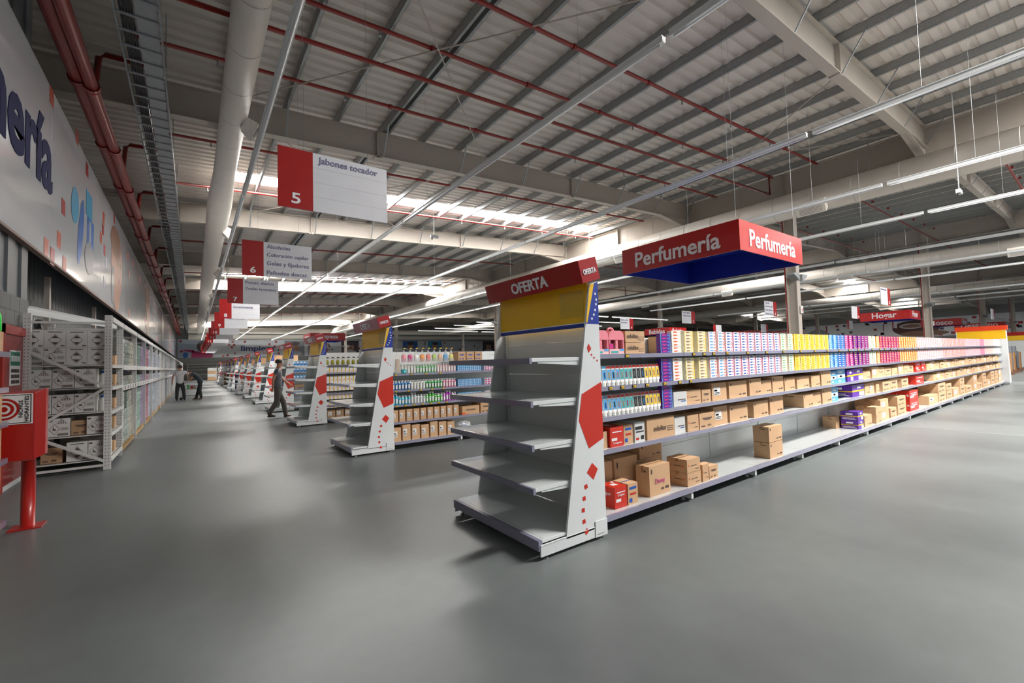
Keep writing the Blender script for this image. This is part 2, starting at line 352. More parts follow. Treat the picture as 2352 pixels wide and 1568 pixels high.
# cable tray
t = thing('cable_tray', 'galvanised ladder cable tray hanging along the left wall', 'cable tray', (-.65, 30, 6.95))
mb = MB()
for x in (-.97, -.42): mb.box(x-.012, x+.012, -4, 80, 6.95, 7.05)
mb.build('side_rail', greysteel, t)
parts('rung', MB().box(-.275, .275, -.025, .025, 0, .02), [greysteel], t, [(-.695, 4+q*.42, 6.95) for q in range(150)], False)
MB().box(-.72, -.45, -4, 80, 6.972, 6.985).build('perforated_floor', [mat('perforated_steel', (.34, .35, .36), .5, .4, var=.5, scale=60)], t)
mb = MB()
for k in range(5): mb.tube([(-.9+k*.035, -4, 7.0), (-.9+k*.035, 80, 7.0)], .015, 6)
mb.build('cable_bundle', [black], t); mb = MB()
for k in range(22):
    for x in (-.99, -.40): mb.tube([(x, -1+k*3.6, 6.95), (x, -1+k*3.6, 7.95)], .007, 5)
mb.build('hanger_rod', greysteel, t)
# ducts
def ductrun(name, lab, pts, rs, diff, sgn, dsz=.34):
    t = thing('air_duct', lab, 'air duct', pts[0]); mb = MB(); mb.tube(pts, rs, 24); mb.build('duct_tube', [duct], t, True)
    mb = MB(); x, y0, z = pts[0]; y = y0+1; y1 = pts[-1][1]
    def rad(yy):
        for (a, ra), (b, rb) in zip(zip(pts, rs), zip(pts[1:], rs[1:])):
            if a[1] <= yy <= b[1]: return ra+(rb-ra)*(yy-a[1])/(b[1]-a[1])
        return rs[-1]
    while y < min(y1, 50): mb.tube([(x, y, z), (x, y+.02, z)], rad(y)+.004, 24, cap=False); y += 1.25
    mb.build('seam', [mat('duct_seam', (.50, .48, .46), .5)], t)
    for y in diff:
        r = rad(y); fr = MB(); a = x+sgn*(r+.1)*.8; c = z-(r+.08)*.6
        p = [(x+sgn*r*.55, y-dsz/2, z-r*.95), (x+sgn*r*1.0, y-dsz/2, z-r*.25), (x+sgn*(r+.2), y-dsz/2, z-r*.55), (x+sgn*(r*.55+.2), y-dsz/2, z-r*.95-.2)]
        fr.prism(p, (0, dsz, 0)); d = fr.build('diffuser', [duct], t)
        g = MB(); q0, q1 = Vector(p[2]), Vector(p[3]); nn = (q0-q1).normalized(); out = Vector((nn.z*-1*-sgn*1, 0, -abs(nn.x))).normalized()*.006
        for k in range(7):
            u = .12+.11*k; v = q1+(q0-q1)*u; g.bar((v.x+sgn*.004, y-dsz*.4, v.z-.004), (v.x+sgn*.004, y+dsz*.4, v.z-.004), .008, .012)
        g.build('grille', [mat('grille_grey', (.25, .25, .25), .5)], d)
    mb = MB(); y = y0+2
    while y < y1: mb.tube([(x, y, z), (x, y, zroof(x))], .008, 5); y += 4.3
    mb.build('hanger_rod', [greysteel], t)
ductrun('l', 'long round white air duct running beside the left wall', [(.70, 1, 6.9), (.70, 14, 6.9), (.70, 14.2, 6.9), (.71, 16.8, 6.9), (.71, 17, 6.9), (.78, 77, 6.9)], [.25, .25, .255, .335, .34, .36], [10.8, 19.5, 28, 36.5, 45, 53.5], 1)
ductrun('r', 'big round white air duct below the first girder', [(18.4, -6, 7.05), (18.4, 76, 7.05)], [.46, .46], [6.2, 14.8, 23.4, 32], -1, .9)
ductrun('r2', 'big round white air duct below the second girder', [(38.2, -6, 7.2), (38.2, 76, 7.2)], [.46, .46], [3, 11.2, 19.8, 28.4], -1, .9)
ductrun('r3', 'big round white air duct below the third girder', [(58.5, -6, 7.1), (58.5, 76, 7.1)], [.46, .46], [5, 14], -1, .9)
for i, (y, z) in enumerate(((74, 6.9), (79, 6.3))):
    mb = MB().tube([(-.5, y, z), (70, y, z+.3)], .42, 18)
    for k in range(8): mb.tube([(3+8*k, y, z), (3+8*k, y, zroof(3+8*k))], .008, 5)
    single(mb, 'air_duct', ('round white cross duct nearer of the two in front of the back wall', 'round white cross duct right above the back wall mural')[i], 'air duct', [duct], (30, y, z), smooth=True)
# light lines
def light_proto(lit, ln=8.5):
    t = thing('light_fixture', 'x', 'light fixture', (0, 0, 0)); mb = MB(); mb.box(-.035, .035, 0, ln, .0, .07); mb.box(-.05, .05, 0, ln, .068, .08); mb.build('housing', [white], t)
    MB().tube([(0, .05, -.012), (0, ln-.05, -.012)], .017, 8).build('tube', [ladd if lit else tubeoff], t, True)
    mb = MB(); mb.tube([(0, 1.5, .08), (0, 1.5, 2.35)], .004, 4); mb.tube([(0, ln-1.5, .08), (0, ln-1.5, 2.35)], .004, 4); mb.build('hanger_wire', [greysteel], t); return t
LP = light_proto(True); LU = light_proto(False); first = {True: LP, False: LU}; used = {}
def fixture(lit, loc, label, group, rot=0, ups=None):
    o = first[lit] if lit not in used else copy_tree(first[lit]); used[lit] = 1
    o.location = loc; o.rotation_euler.z = rot; relabel(o, label, group)
    h = zroof(loc[0])-loc[2]
    for c in o.children:
        if c.name.startswith('hanger'):
            mb = MB(); mb.tube([(0, 1.5, .08), (0, 1.5, h)], .002, 4); mb.tube([(0, 7, .08), (0, 7, h)], .002, 4); c.data = mb.mesh('hanger_wire', [greysteel], (0, 0, 0))
for li, x in enumerate((.96, 4.86, 9.25, 13.7, 17.6)):
    for k in range(9):
        y = -5.4+8.6*k; lit = k >= (6 if li == 0 else 3)
        side = ('beside the long duct', 'second line', 'third line', 'fourth line', 'beside the big duct')[li]
        fixture(lit, (x, y, 5.5), '%s strip light, %s, %s along' % ('glowing' if lit else 'unlit grey', side, ORDN[k]), 'strip light lines')
for li, x in enumerate((24.2, 29, 33.5, 45, 50, 54.5)):
    for k in range(3):
        fixture(False, (x, -1+8.6*k, 5.6), 'strip light right of the first columns, %s line, %s along' % (ORDN[li], ORDN[k]), 'strip lights right of the columns')
for li, y in enumerate((27, 31.5, 36, 40.5, 45, 49.5)):
    for k in range(2):
        fixture(True, (22+9*k, y, 5.2+.05*li), 'glowing crosswise strip light beyond the columns, %s row, %s piece' % (ORDN[li], ORDN[k]), 'crosswise strip lights', -math.pi/2)
# ================================================================ OFFER END STANDS
def shelfplate(mb, x0, x1, y0, y1, z, th=.028, m=0): mb.box(x0, x1, y0, y1, z-th, z, m)
RW = 1.33
def offer_stand(Y0, lab, detail=True, flip=False):
    t = thing('offer_end_stand', lab, 'display stand', (2.45, Y0+RW/2, 0), 'offer end stands')
    Y1 = Y0+RW; y = Y0
    # base
    mb = MB(); mb.box(2.12, 2.80, Y0+.012, Y1-.012, .125, .15); o = mb.build('base_shelf', shelfw, t, bev=.003)
    if detail:
        h = MB()
        for k in range(44): yy = Y0+.03+k*.029; h.box(2.145, 2.153, yy, yy+.007, .1502, .1508)
        h.build('perforation', [inkd], o)
    r = MB(); r.box(2.085, 2.12, Y0+.006, Y1-.006, .075, .150, 0); r.box(2.082, 2.085, Y0+.01, Y1-.01, .085, .092, 0); r.build('price_rail', rail, o)
    for yy, s in ((Y0, 1), (Y1, -1)):
        mb = MB(); a, b = sorted((yy, yy+s*.012)); mb.box(2.10, 2.68, a, b, .03, .115); mb.box(2.10, 2.68, min(a, yy-s*.003), max(b, yy-s*.003), .112, .118)
        mb.build('base_side_plate', white, t, bev=.002)
        mb = MB(); a, b = sorted((yy-s*.006, yy+s*.05)); mb.box(2.68, 2.82, a, b, .03, .16); mb.box(2.70, 2.78, a-.001, a, .05, .054, 1); mb.build('upright_foot', [white, inkd], t, bev=.002)
        for x in (2.17, 2.75):
            mb = MB(); mb.lathe([(.022, 0), (.022, .008), (.008, .012), (.008, .05)], 8, (x, yy+s*.03)); mb.build('levelling_foot', greysteel, t)
        # side panel
        a, b = (yy-.0, yy+.018) if s > 0 else (yy-.018, yy)
        P = [(2.36, .10), (2.67, .10), (2.67, .155), (2.815, .155), (2.815, 2.16), (2.715, 2.13)]
        mb = MB(); mb.prism([(x, a, z) for x, z in P], (0, b-a, 0)); f = a-.0015 if s > 0 else b+.0015
        def q(pts, m, d=0.0): pp = [(x, f-s*d, z) for x, z in pts]; mb.poly(pp if s > 0 else pp[::-1], m)
        q([(2.58, 1.21), (2.815, 1.30), (2.815, .825), (2.64, .76), (2.535, 1.0)], 1)
        q([(2.67, .64), (2.735, .58), (2.68, .5), (2.605, .57)], 1)
        for cx, cz, w, an in ((2.59, .46, .018, .3), (2.565, .37, .017, .1), (2.55, .28, .017, 0), (2.555, .19, .017, .2), (2.58, .105, .02, .6), (2.71, 1.53, .008, .5), (2.74, 1.505, .008, .7), (2.775, 1.48, .008, .3)):
            q([(cx+w*1.4*math.cos(an+k*math.pi/2+.785), cz+w*1.4*math.sin(an+k*math.pi/2+.785)) for k in (3, 2, 1, 0)], 1)
        q([(2.66, 1.59), (2.68, 1.625), (2.71, 1.58), (2.675, 1.545)], 1)
        q([(2.66, 1.80), (2.675, 1.80), (2.77, 2.14), (2.718, 2.125)], 2, .0003); q([(2.657, 1.79), (2.815, 1.79), (2.815, 2.155), (2.77, 2.14), (2.68, 1.83), (2.66, 1.80)], 3)
        for cx, cz, an in ((2.78, 2.05, 0), (2.79, 2.0, .1), (2.785, 1.96, .2), (2.772, 1.91, .35), (2.755, 1.87, .5), (2.73, 1.835, .6)):
            q([(cx+.013*math.cos(an+k*math.pi/2+.785), cz+.013*math.sin(an+k*math.pi/2+.785)) for k in (3, 2, 1, 0)], 4, .0008)
        mb.build('side_panel', [white, bred, yel, blue, wtx], t)
    # back panel with horizontal seams and slotted uprights
    mb = MB(); z = .16
    while z < 1.78: mb.box(2.775, 2.795, Y0+.02, Y1-.02, z, min(z+.297, 1.80)); z += .30
    mb.build('back_panel', shelfw, t)
    mb = MB()
    for yy in (Y0+.03, Y1-.05):
        mb.box(2.74, 2.775, yy, yy+.02, .15, 1.8, 0)
        if detail:
            for k in range(46): mb.box(2.7395, 2.74, yy+.006, yy+.014, .2+k*.034, .222+k*.034, 1)
    mb.build('slotted_upright', [shelfw, inkd], t)
    for z in (1.515, 1.185, .855, .535):
        mb = MB(); shelfplate(mb, 2.085, 2.775, Y0+.025, Y1-.025, z, .03); sh = mb.build('shelf', shelfw, t, bev=.002)
        for yy in (Y0+.03, Y1-.042):
            k = MB(); k.prism([(2.76, yy, z-.03), (2.15, yy, z-.03), (2.15, yy, z-.042), (2.74, yy, z-.075)], (0, .012, 0)); k.build('bracket', shelfw, sh)
        r = MB(); r.box(2.062, 2.085, Y0+.02, Y1-.02, z-.045, z); r.box(2.060, 2.062, Y0+.03, Y1-.03, z-.035, z-.03); r.build('price_rail', rail, sh)
    # yellow header board
    mb = MB(); mb.box(2.70, 2.715, Y0+.02, Y1-.02, 1.785, 2.155, 0); mb.box(2.697, 2.70, Y0+.02, Y1-.02, 1.765, 1.80, 1); mb.box(2.697, 2.70, Y0+.02, Y1-.02, 1.80, 1.808, 2)
    mb.box(2.698, 2.70, Y0+.06, Y0+.36, 1.86, 2.09, 3)
    mb.build('header_board', [yel, blue, wtx, mat('yellow_pocket', (.66, .42, .02), .2, coat=.6)], t)
    # tilted red box
    an = math.radians(-16); ya, yb = Y0-.07, Y1+.0
    def rp(u, w): return (2.57+u*math.cos(-an)-w*math.sin(-an), 2.11+u*math.sin(-an)+w*math.cos(-an))
    c = [rp(0, 0), rp(.215, 0), rp(.215, .19), rp(0, .19)]
    mb = MB(); mb.prism([(x, ya, z) for x, z in c], (0, yb-ya, 0)); sg = mb.build('header_sign', [redp], t, bev=.002)
    f = rp(-.003, .092); text('OFERTA', '-x', (f[0], Y0+.61, f[1]), .54, sg, height=.105, tilt=('Y', an), bold=.03)
    s_ = rp(.105, .085); text('OFERTA', '-y', (s_[0], ya-.003, s_[1]), .155, sg, height=.046, tilt=('Y', an), bold=.03)
    text('OFERTA', '+y', (s_[0], yb+.003, s_[1]), .155, sg, height=.046, tilt=('Y', an), bold=.03)
    return t
EY = [2.60, 7.41, 12.1, 16.7, 21.1, 25.6, 30.2, 34.8, 39.4, 44.0, 48.6, 53.2, 57.8, 62.4]
E1 = offer_stand(EY[0], 'empty white offer end stand with red OFERTA header, nearest the camera')
proto = None
for i, y in enumerate(EY[1:]):
    lab = 'empty white offer end stand with red OFERTA header, %s from the camera' % ORDN[i+1]
    if proto is None: proto = offer_stand(EY[1], lab, False)
    else: o = copy_tree(proto); o.location = (2.45, y+RW/2, 0); relabel(o, lab)
# ================================================================ GONDOLA BAYS
MW = 1.35
def bay(x0, yf, lab, group, levels=(.65, .935, 1.205, 1.495), back=True, top=1.72):
    """one 1.35 m double-sided shelf bay; yf is its front face"""
    t = thing('gondola_shelf_bay', lab, 'shelf bay', (x0+MW/2, yf+.6, 0), group); x1 = x0+MW; yc = yf+.60
    mb = MB(); z = .14
    while z < top-.05: mb.box(x0+.004, x1-.004, yc-.02, yc+.02, z, min(z+.296, top)); z += .3
    mb.build('back_panel', shelfw, t)
    MB().box(x0-.015, x0+.004, yc-.035, yc+.035, .03, top+.01).build('upright', shelfw, t)
    for s, y0 in ((1, yf), (-1, yf+1.2)):
        a, b = sorted((y0, yc-s*.02)); mb = MB(); mb.box(x0+.003, x1-.003, a, b, .12, .145); bs = mb.build('base_shelf', deckw, t)
        a, b = sorted((y0-s*.022, y0)); MB().box(x0+.002, x1-.002, a, b, .098, .146).build('price_rail', rail, bs)
        a, b = sorted((y0-s*.01, yc)); mb = MB(); mb.box(x1-.045, x1-.012, a, b, .03, .12); mb.lathe([(.022, 0), (.022, .008), (.008, .012), (.008, .06)], 8, (x1-.03, y0+s*.10)); mb.build('base_foot', white, t)
        for zl in levels if s > 0 else levels[:2]:
            a, b = sorted((y0+s*.06, yc-s*.02)); z = zl+.035; sh = MB().box(x0+.003, x1-.003, a, b, z-.025, z).build('shelf', shelfw, t)
            a, b = sorted((y0+s*.038, y0+s*.06)); MB().box(x0+.002, x1-.002, a, b, zl, z+.004).build('price_rail', rail, sh)
    return t
NB = 17
for i in range(NB):
    first_lab = 'white shelf bay of the long front gondola, %s from the near offer stand' % ORDN[i]
    if i == 0: b0 = bay(2.84, 2.66, first_lab, 'bays of the long front gondola')
    else: o = copy_tree(b0); o.location.x += MW*i; relabel(o, first_lab)
L2 = (.44, .74, 1.0, 1.29)
b2 = None
for gi, y in enumerate(EY[1:]):
    for k in range(4 if gi < 4 else 3):
        lab = 'white shelf bay behind the %s offer stand, %s from it' % (ORDN[gi+1], ORDN[k])
        if b2 is None: b2 = bay(2.84, EY[1]+.05, lab, 'bays of the rear gondolas', L2)
        else: o = copy_tree(b2); o.location = (2.84+MW/2+MW*k, y+.65, 0); relabel(o, lab)
# far end stand of the long gondola, its red and yellow back to the camera
x = 2.84+NB*MW
t = thing('offer_end_stand', 'yellow and red header back of the offer stand at the far end', 'display stand', (x+.3, 3.3, 0))
mb = MB()
for yy in (2.55, 3.93): MB().prism([(x+.0, yy, .1), (x+.45, yy, .1), (x+.12, yy, 2.2), (x+.0, yy, 2.2)], (0, .02, 0)).build('side_panel', white, t)
MB().box(x+.005, x+.03, 2.57, 3.93, .1, 1.8).build('back_panel', white, t)
MB().box(x+.0, x+.02, 2.57, 3.93, 1.8, 2.15).build('header_board', [yel], t); MB().box(x-.02, x+.2, 2.52, 3.98, 2.15, 2.33).build('header_sign', [mat('orange_red_sign', (.68, .05, .01), .35)], t)
MB().box(x+.45, x+.7, 2.6, 3.9, .03, .14).build('base_shelf', white, t)
# ================================================================ GOODS
def carton_mesh(w, d, h, mats, deco, fl=.002):
    """box body at the origin (front face looks -y, base at z=0); deco: list of (face, u0,u1,v0,v1, mat) in 0..1"""
    mb = MB(); mb.box(-w/2, w/2, 0, d, 0, h, 0)
    for fc, u0, u1, v0, v1, m in deco:
        e = fl
        if fc == 'f': mb.poly([(-w/2+u0*w, -e, v0*h), (-w/2+u1*w, -e, v0*h), (-w/2+u1*w, -e, v1*h), (-w/2+u0*w, -e, v1*h)], m)
        elif fc == 'l': mb.poly([(-w/2-e, d-u0*d, v0*h), (-w/2-e, d-u1*d, v0*h), (-w/2-e, d-u1*d, v1*h), (-w/2-e, d-u0*d, v1*h)], m)
        elif fc == 't': mb.poly([(-w/2+u0*w, v0*d, h+e), (-w/2+u1*w, v0*d, h+e), (-w/2+u1*w, v1*d, h+e), (-w/2+u0*w, v1*d, h+e)], m)
    return mb.mesh('carton', mats, (0, 0, 0))
CM = [card, tape, inkd, paper, inkr]
def print_deco(kind):
    b = [('t', 0, 1, .44, .56, 1), ('t', 0, 1, .495, .505, 2), ('l', .42, .58, .78, 1, 1)]
    if kind == 0: b += [('f', .55, .68, .15, .22, 2), ('f', .75, .92, .15, .24, 2), ('f', .08, .14, .75, .9, 2), ('l', .6, .75, .8, .86, 2)]
    if kind == 1: b += [('f', .1, .55, .3, .75, 3), ('f', .15, .5, .42, .46, 2), ('f', .15, .35, .52, .62, 2), ('f', .15, .5, .34, .38, 2)]
    if kind == 2: b += [('f', .28, .72, .48, .53, 2), ('f', .6, .9, .2, .24, 2), ('f', .1, .16, .5, .62, 4), ('l', .1, .18, .4, .55, 4), ('l', .35, .7, .45, .5, 2), ('l', .75, .83, .4, .55, 4)]
    if kind == 3: b += [('f', .2, .8, .62, .7, 2), ('f', .3, .7, .55, .6, 2), ('f', .1, .35, .12, .2, 2)] + [('f', .5+.02*k, .51+.02*k, .12, .25, 2) for k in range(12)]
    return b
cm_cache = {}
def carton(x0, x1, z, h, y=2.75, d=.4, kind=0, lab='', group=None, mats=None, deco=None, nm='carton', cat='box', rz=0):
    key = (round(x1-x0, 2), round(d, 2), round(h, 2), kind, nm, tuple(m.name for m in mats) if mats else 0)
    if key not in cm_cache: cm_cache[key] = carton_mesh(key[0]-.012, key[1], key[2]-.002, mats or CM, deco if deco is not None else print_deco(kind))
    return place(cm_cache[key], nm, ((x0+x1)/2, y, z), lab, cat, group, rz)
def txt_on(o, s, w, zf, m, face='-y', dx=0, height=None, bold=.0):
    """printed lettering on the front of a carton"""
    setorg(o.location); xs = [v.co.x for v in o.data.vertices]; zs = [v.co.z for v in o.data.vertices]
    if face == '-y': c = (o.location.x+dx, o.location.y-.004, o.location.z+zf*max(zs))
    else: c = (o.location.x+min(xs)-.004, o.location.y+.18+dx, o.location.z+zf*max(zs))
    return text(s, face, c, w, o, m, height, bold, name='print', dp=.001)
T1, T2, T3, T4, TB = 1.532, 1.242, .972, .687, .146
GR = 'brown cartons on the long front gondola'
pinkp = mat('pink_plastic', (.80, .25, .30), .4); pinkl = mat('light_pink', (.85, .50, .50), .4); teal = mat('teal_print', (.05, .40, .42), .4); wsoft = mat('warm_white', (.90, .88, .85), .5)
dbl = mat('deep_blue_print', (.01, .09, .42), .4); lbl = mat('light_blue_print', (.10, .36, .66), .4); pur = mat('purple_print', (.10, .02, .30), .4); mag = mat('magenta_print', (.62, .03, .22), .4)
grn = mat('green_print', (.10, .42, .10), .4); org = mat('orange_print', (.85, .30, .03), .4); yl2 = mat('warm_yellow_print', (.90, .58, .03), .4); crm = mat('cream_print', (.85, .80, .58), .4); prp2 = mat('dark_purple_print', (.14, .02, .16), .4)
# --- pink gift kits
for i, x in enumerate((3.01, 3.225)):
    t = thing('toiletry_gift_kit', ('pink children gift kit on the top shelf, beside the offer stand', 'pink children gift kit on the top shelf, next to the carton stack')[i], 'gift set', (x, 2.76, T1), 'pink gift kits')
    mb = MB(); mb.box(x-.1, x+.1, 2.80, 2.92, T1, T1+.015); mb.box(x-.1, x+.1, 2.91, 2.92, T1, T1+.17); mb.build('tray', [pinkl], t)
    mb = MB(); mb.box(x-.1, x+.1, 2.765, 2.80, T1, T1+.05, 0); mb.box(x-.1, x-.05, 2.763, 2.765, T1+.05, T1+.10, 1); mb.box(x+.04, x+.1, 2.763, 2.765, T1+.03, T1+.05, 2); mb.box(x-.08, x+.02, 2.762, 2.765, T1+.012, T1+.03, 3); mb.box(x-.1, x-.086, 2.765, 2.90, T1+.05, T1+.16, 4); mb.box(x+.086, x+.1, 2.765, 2.90, T1+.05, T1+.16, 4); mb.box(x-.015, x+.015, 2.764, 2.768, T1+.05, T1+.13, 4); mb.build('printed_sleeve', [pinkl, mag, lbl, teal, pinkp], t)
    mb = MB(); mb.prism([(x-.105, 2.765, T1+.155), (x+.105, 2.765, T1+.155), (x+.10, 2.765, T1+.19), (x+.065, 2.765, T1+.222), (x-.065, 2.765, T1+.222), (x-.10, 2.765, T1+.19)], (0, .15, 0)); mb.box(x-.105, x+.105, 2.763, 2.79, T1+.135, T1+.157); mb.build('lid', [pinkp], t)
    mb = MB(); mb.tube([(x+.045*math.cos(a), 2.84, T1+.215+.035*math.sin(a)) for a in [math.pi*k/8 for k in range(9)]], .010, 8); mb.build('handle', [pinkp], t, True)
    for k, dx in enumerate((-.055, .045)):
        mb = MB(); mb.lathe([(.022, T1+.05), (.024, T1+.06), (.024, T1+.115), (.012, T1+.13), (.012, T1+.15)], 12, (x+dx, 2.82), sy=.7); mb.build('bottle', [pinkl], t, True)
o = carton(2.95, 3.25, T1, .02, 3.0, .25, 0, 'open brown carton flap standing up behind the pink gift kits', None); o.data = carton_mesh(.24, .2, .27, CM, []); o.location.z = T1
# --- odolito cartons
for i in range(2):
    o = carton(3.34, 3.64, T1+i*.113, .113, 2.76, .42, 9, ('lower', 'upper')[i]+' printed carton of the two stacked beside the pink kits', 'stacked printed cartons on the top shelf', deco=[('f', .68, .95, .2, .5, 2), ('f', .69, .94, .22, .48, 0), ('f', .72, .9, .25, .45, 2), ('t', 0, 1, .45, .55, 1)])
    txt_on(o, 'odolito', .16, .55, inkd, dx=-.04, height=.04)
# --- toothpaste and soap walls: many small cartons
def tp_mesh(cols, w=.166, d=.05, h=.034):
    base, band, acc = cols; mb = MB(); mb.box(-w/2, w/2, 0, d, 0, h-.0012, 0); e = .0006
    def q(u0, u1, v0, v1, m, sk=0): mb.poly([(-w/2+u0*w, -e, v0*h), (-w/2+u1*w, -e, v0*h), (-w/2+(u1+sk)*w, -e, v1*h), (-w/2+(u0+sk)*w, -e, v1*h)], m)
    q(.18, .52, .3, .72, 1, .03); q(.55, .66, .45, .65, 1); q(.93, 1, 0, .97, 2); q(.0, .06, 0, .97, 2); q(.72, .86, .25, .6, 2)
    return mb
TPC = [  # x0, x1, colours, label, height factor
 (3.67, 4.03, (pur, mag, lbl), 'small purple and pink soap carton', .95), (4.03, 4.24, (wsoft, inkr, crm), 'small white and orange toothpaste carton', .9),
 (4.24, 4.74, (crm, tape, yl2), 'small cream toothpaste carton with oval print', 1.2), (4.74, 5.12, (wsoft, lbl, bred), 'small white and blue toothpaste carton', 1.),
 (5.12, 6.55, (wsoft, dbl, mag), 'small white toothpaste carton with blue lettering band', 1.), (6.55, 7.0, (wsoft, grn, yl2), 'small white and green toothpaste carton', 1.),
 (7.0, 8.3, (yl2, org, crm), 'small yellow and orange toothpaste carton', 1.), (8.3, 8.66, (lbl, wsoft, dbl), 'small light blue toothpaste carton', 1.),
 (8.66, 9.0, (dbl, wsoft, lbl), 'small blue toothpaste carton', 1.), (9.0, 9.39, (mag, wsoft, prp2), 'small magenta toothpaste carton', 1.), (9.39, 9.85, (pur, yl2, mag), 'small purple toothpaste carton', 1.), (9.85, 10.2, (prp2, pinkl, mag), 'small dark purple toothpaste carton', 1.),
 (10.2, 10.63, (crm, grn, wsoft), 'small cream toothpaste carton', 1.), (10.63, 10.88, (org, wsoft, crm), '', 1.), (10.88, 12.16, (bred, pinkl, pur), '', 1.), (12.16, 13.54, (org, crm, bred), '', 1.), (13.54, 16, (pinkl, bred, wsoft), '', 1.), (16, 19, (pinkp, wsoft, org), '', .97), (19, 21.5, (pinkl, wsoft, mag), '', .97), (21.5, 22.3, (mag, pinkl, wsoft), '', 1.), (22.3, 24.2, (pinkl, wsoft, org), '', .97), (24.2, 25.7, (wsoft, crm, wsoft), '', .95)]
NT = 0; rest = MB(); restm = []
for x0, x1, cc, lab, hf in TPC:
    mb = tp_mesh(cc); me = mb.mesh('toothpaste_carton', list(cc), (0, 0, 0)); n = max(1, int((x1-x0)/.168)); w = (x1-x0)/n
    for tz, rows, lim in ((T1, 7, .232*hf), (T2, 7, .225)):
        if x0 < 4.0 and tz == T1: rows = 6
        for c in range(n):
            for r in range(rows):
                hh = .0335
                p = (x0+w*(c+.5), 2.735+random.uniform(0, .004), tz+r*hh)
                if x0 < 3.7 and tz == T2: p = (p[0]+.0, p[1], p[2])
                if x0 < 3.7 and c == 0: continue
                if NT < 300 and lab:
                    NT += 1; place(me, 'toothpaste_carton', p, lab+(' on the top shelf' if tz == T1 else ' on the second shelf'), 'carton', 'walls of small toothpaste cartons')
                else:
                    k0 = []
                    for m in cc:
                        if m not in restm: restm.append(m)
                        k0.append(restm.index(m))
                    for f, m in zip(mb.f, mb.m):
                        if m == 0 and f[0] % 8 and False: continue
                        rest.poly([(mb.v[i][0]+p[0], mb.v[i][1]+p[1], mb.v[i][2]+p[2]) for i in f], k0[m])
single(rest, 'toothpaste_carton', 'rows of small coloured toothpaste cartons filling both upper shelves towards the far end', 'carton', restm, (14, 2.75, T2), kind='stuff')
# stock standing behind the front cartons
for i in range(26):
    x = 4.3+i*.82
    for tz, h in ((T1, .20), (T2, .19)):
        carton(x, x+.80, tz, h, 2.80, .42, 0, 'brown stock carton behind the toothpaste walls, %s shelf' % ('top' if tz == T1 else 'second'), 'stock cartons behind the toothpaste walls', deco=[])
# --- electronic price tags
def tagme(w=.036, h=.022):
    mb = MB(); mb.box(-w/2, w/2, -.006, 0, -h/2, h/2, 0); mb.box(-w*.4, w*.4, -.007, -.006, -h*.32, h*.36, 1); mb.box(-w*.3, w*.1, -.0075, -.007, -h*.1, h*.1, 0)
    return mb.mesh('price_tag', [black, tagy], (0, 0, 0))
tg = tagme(.052, .032)
for lv, xs in ((1.512, (3.28, 4.38, 4.58, 4.78, 5.07, 5.55, 6.05, 6.55, 7.1, 7.6, 8.1, 8.6, 9.05, 9.5, 9.85, 10.25, 10.7, 11.0, 11.4, 11.9, 12.4, 13, 13.5, 14.1, 14.8, 15.4)), (1.225, (3.04, 3.2, 3.37, 3.56, 3.84, 4.1, 4.3))):
    for i, x in enumerate(xs): place(tg, 'price_tag', (x, 2.697, lv), 'black and yellow price tag on the %s shelf rail, %s from the left' % ('top' if lv > 1.4 else 'second', ORDN[i % 20]+(' after twenty' if i > 19 else '')), 'price tag', 'price tags on the front gondola')
# --- red capped tubes
def tubepack(c1, c2, red):
    mb = MB(); w, h = .047, .185
    mb.lathe([(.019, 0), (.021, .004), (.021, .03)], 10); mb.v = [(x, y+.02, z) for x, y, z in mb.v]
    mb.hexa([(-w/2, .002, .03), (w/2, .002, .03), (w/2, .038, .03), (-w/2, .038, .03), (-w/2, .014, h), (w/2, .014, h), (w/2, .026, h), (-w/2, .026, h)], 1)
    def q(z0, z1, u0, u1, m):
        y = lambda z: .002+.012*(z-.03)/(h-.03)-.0012
        mb.poly([(u0*w, y(z0), z0), (u1*w, y(z0), z0), (u1*w, y(z1), z1), (u0*w, y(z1), z1)], m)
    q(.055, .15, -.5, .5, 2); q(.07, .125, -.2, .25, 3); q(.16, .183, -.5, .5, 4)
    return mb.mesh('toothpaste_tube', [wsoft, wsoft, c1, c2, bred if red else lbl], (0, 0, 0))
skin = mat('skin_tone_print', (.70, .38, .24), .5)
tc = [(lbl, skin, 0), (lbl, dbl, 0), (lbl, yl2, 1), (lbl, black, 1), (lbl, skin, 1), (teal, skin, 1), (teal, mag, 1), (teal, skin, 1), (black, greysteel, 1), (black, greysteel, 1), (black, lbl, 1), (yl2, dbl, 1), (yl2, dbl, 1), (yl2, skin, 1), (yl2, dbl, 1)]
tms = [tubepack(*c) for c in tc]
tl = ['light blue children toothpaste tube', 'light blue children toothpaste tube', 'blue toothpaste tube with red top', 'blue toothpaste tube with red top', 'blue toothpaste tube with red top', 'teal toothpaste tube with red top', 'teal toothpaste tube with red top', 'teal toothpaste tube with red top', 'black printed toothpaste tube with red top', 'black printed toothpaste tube with red top', 'black printed toothpaste tube with red top', 'yellow printed toothpaste tube with red top', 'yellow printed toothpaste tube with red top', 'yellow printed toothpaste tube with red top', 'yellow printed toothpaste tube with red top']
for tz, sh in ((T2, 'second'), (T3, 'third')):
    for i in range(15):
        for row in range(2):
            place(tms[i], 'toothpaste_tube', (2.965+i*.0605, 2.745+row*.07, tz), '%s standing on the %s shelf, %s row' % (tl[i], sh, ('front', 'rear')[row]), 'toothpaste tube', 'toothpaste tubes standing by the offer stand')
for r in range(7):
    for c in range(1): place(bpy.data.meshes.get('toothpaste_carton'), 'toothpaste_carton', (3.93, 2.735, T3+r*.0335), 'small purple and pink soap carton on the third shelf', 'carton', 'soap cartons on the third shelf')
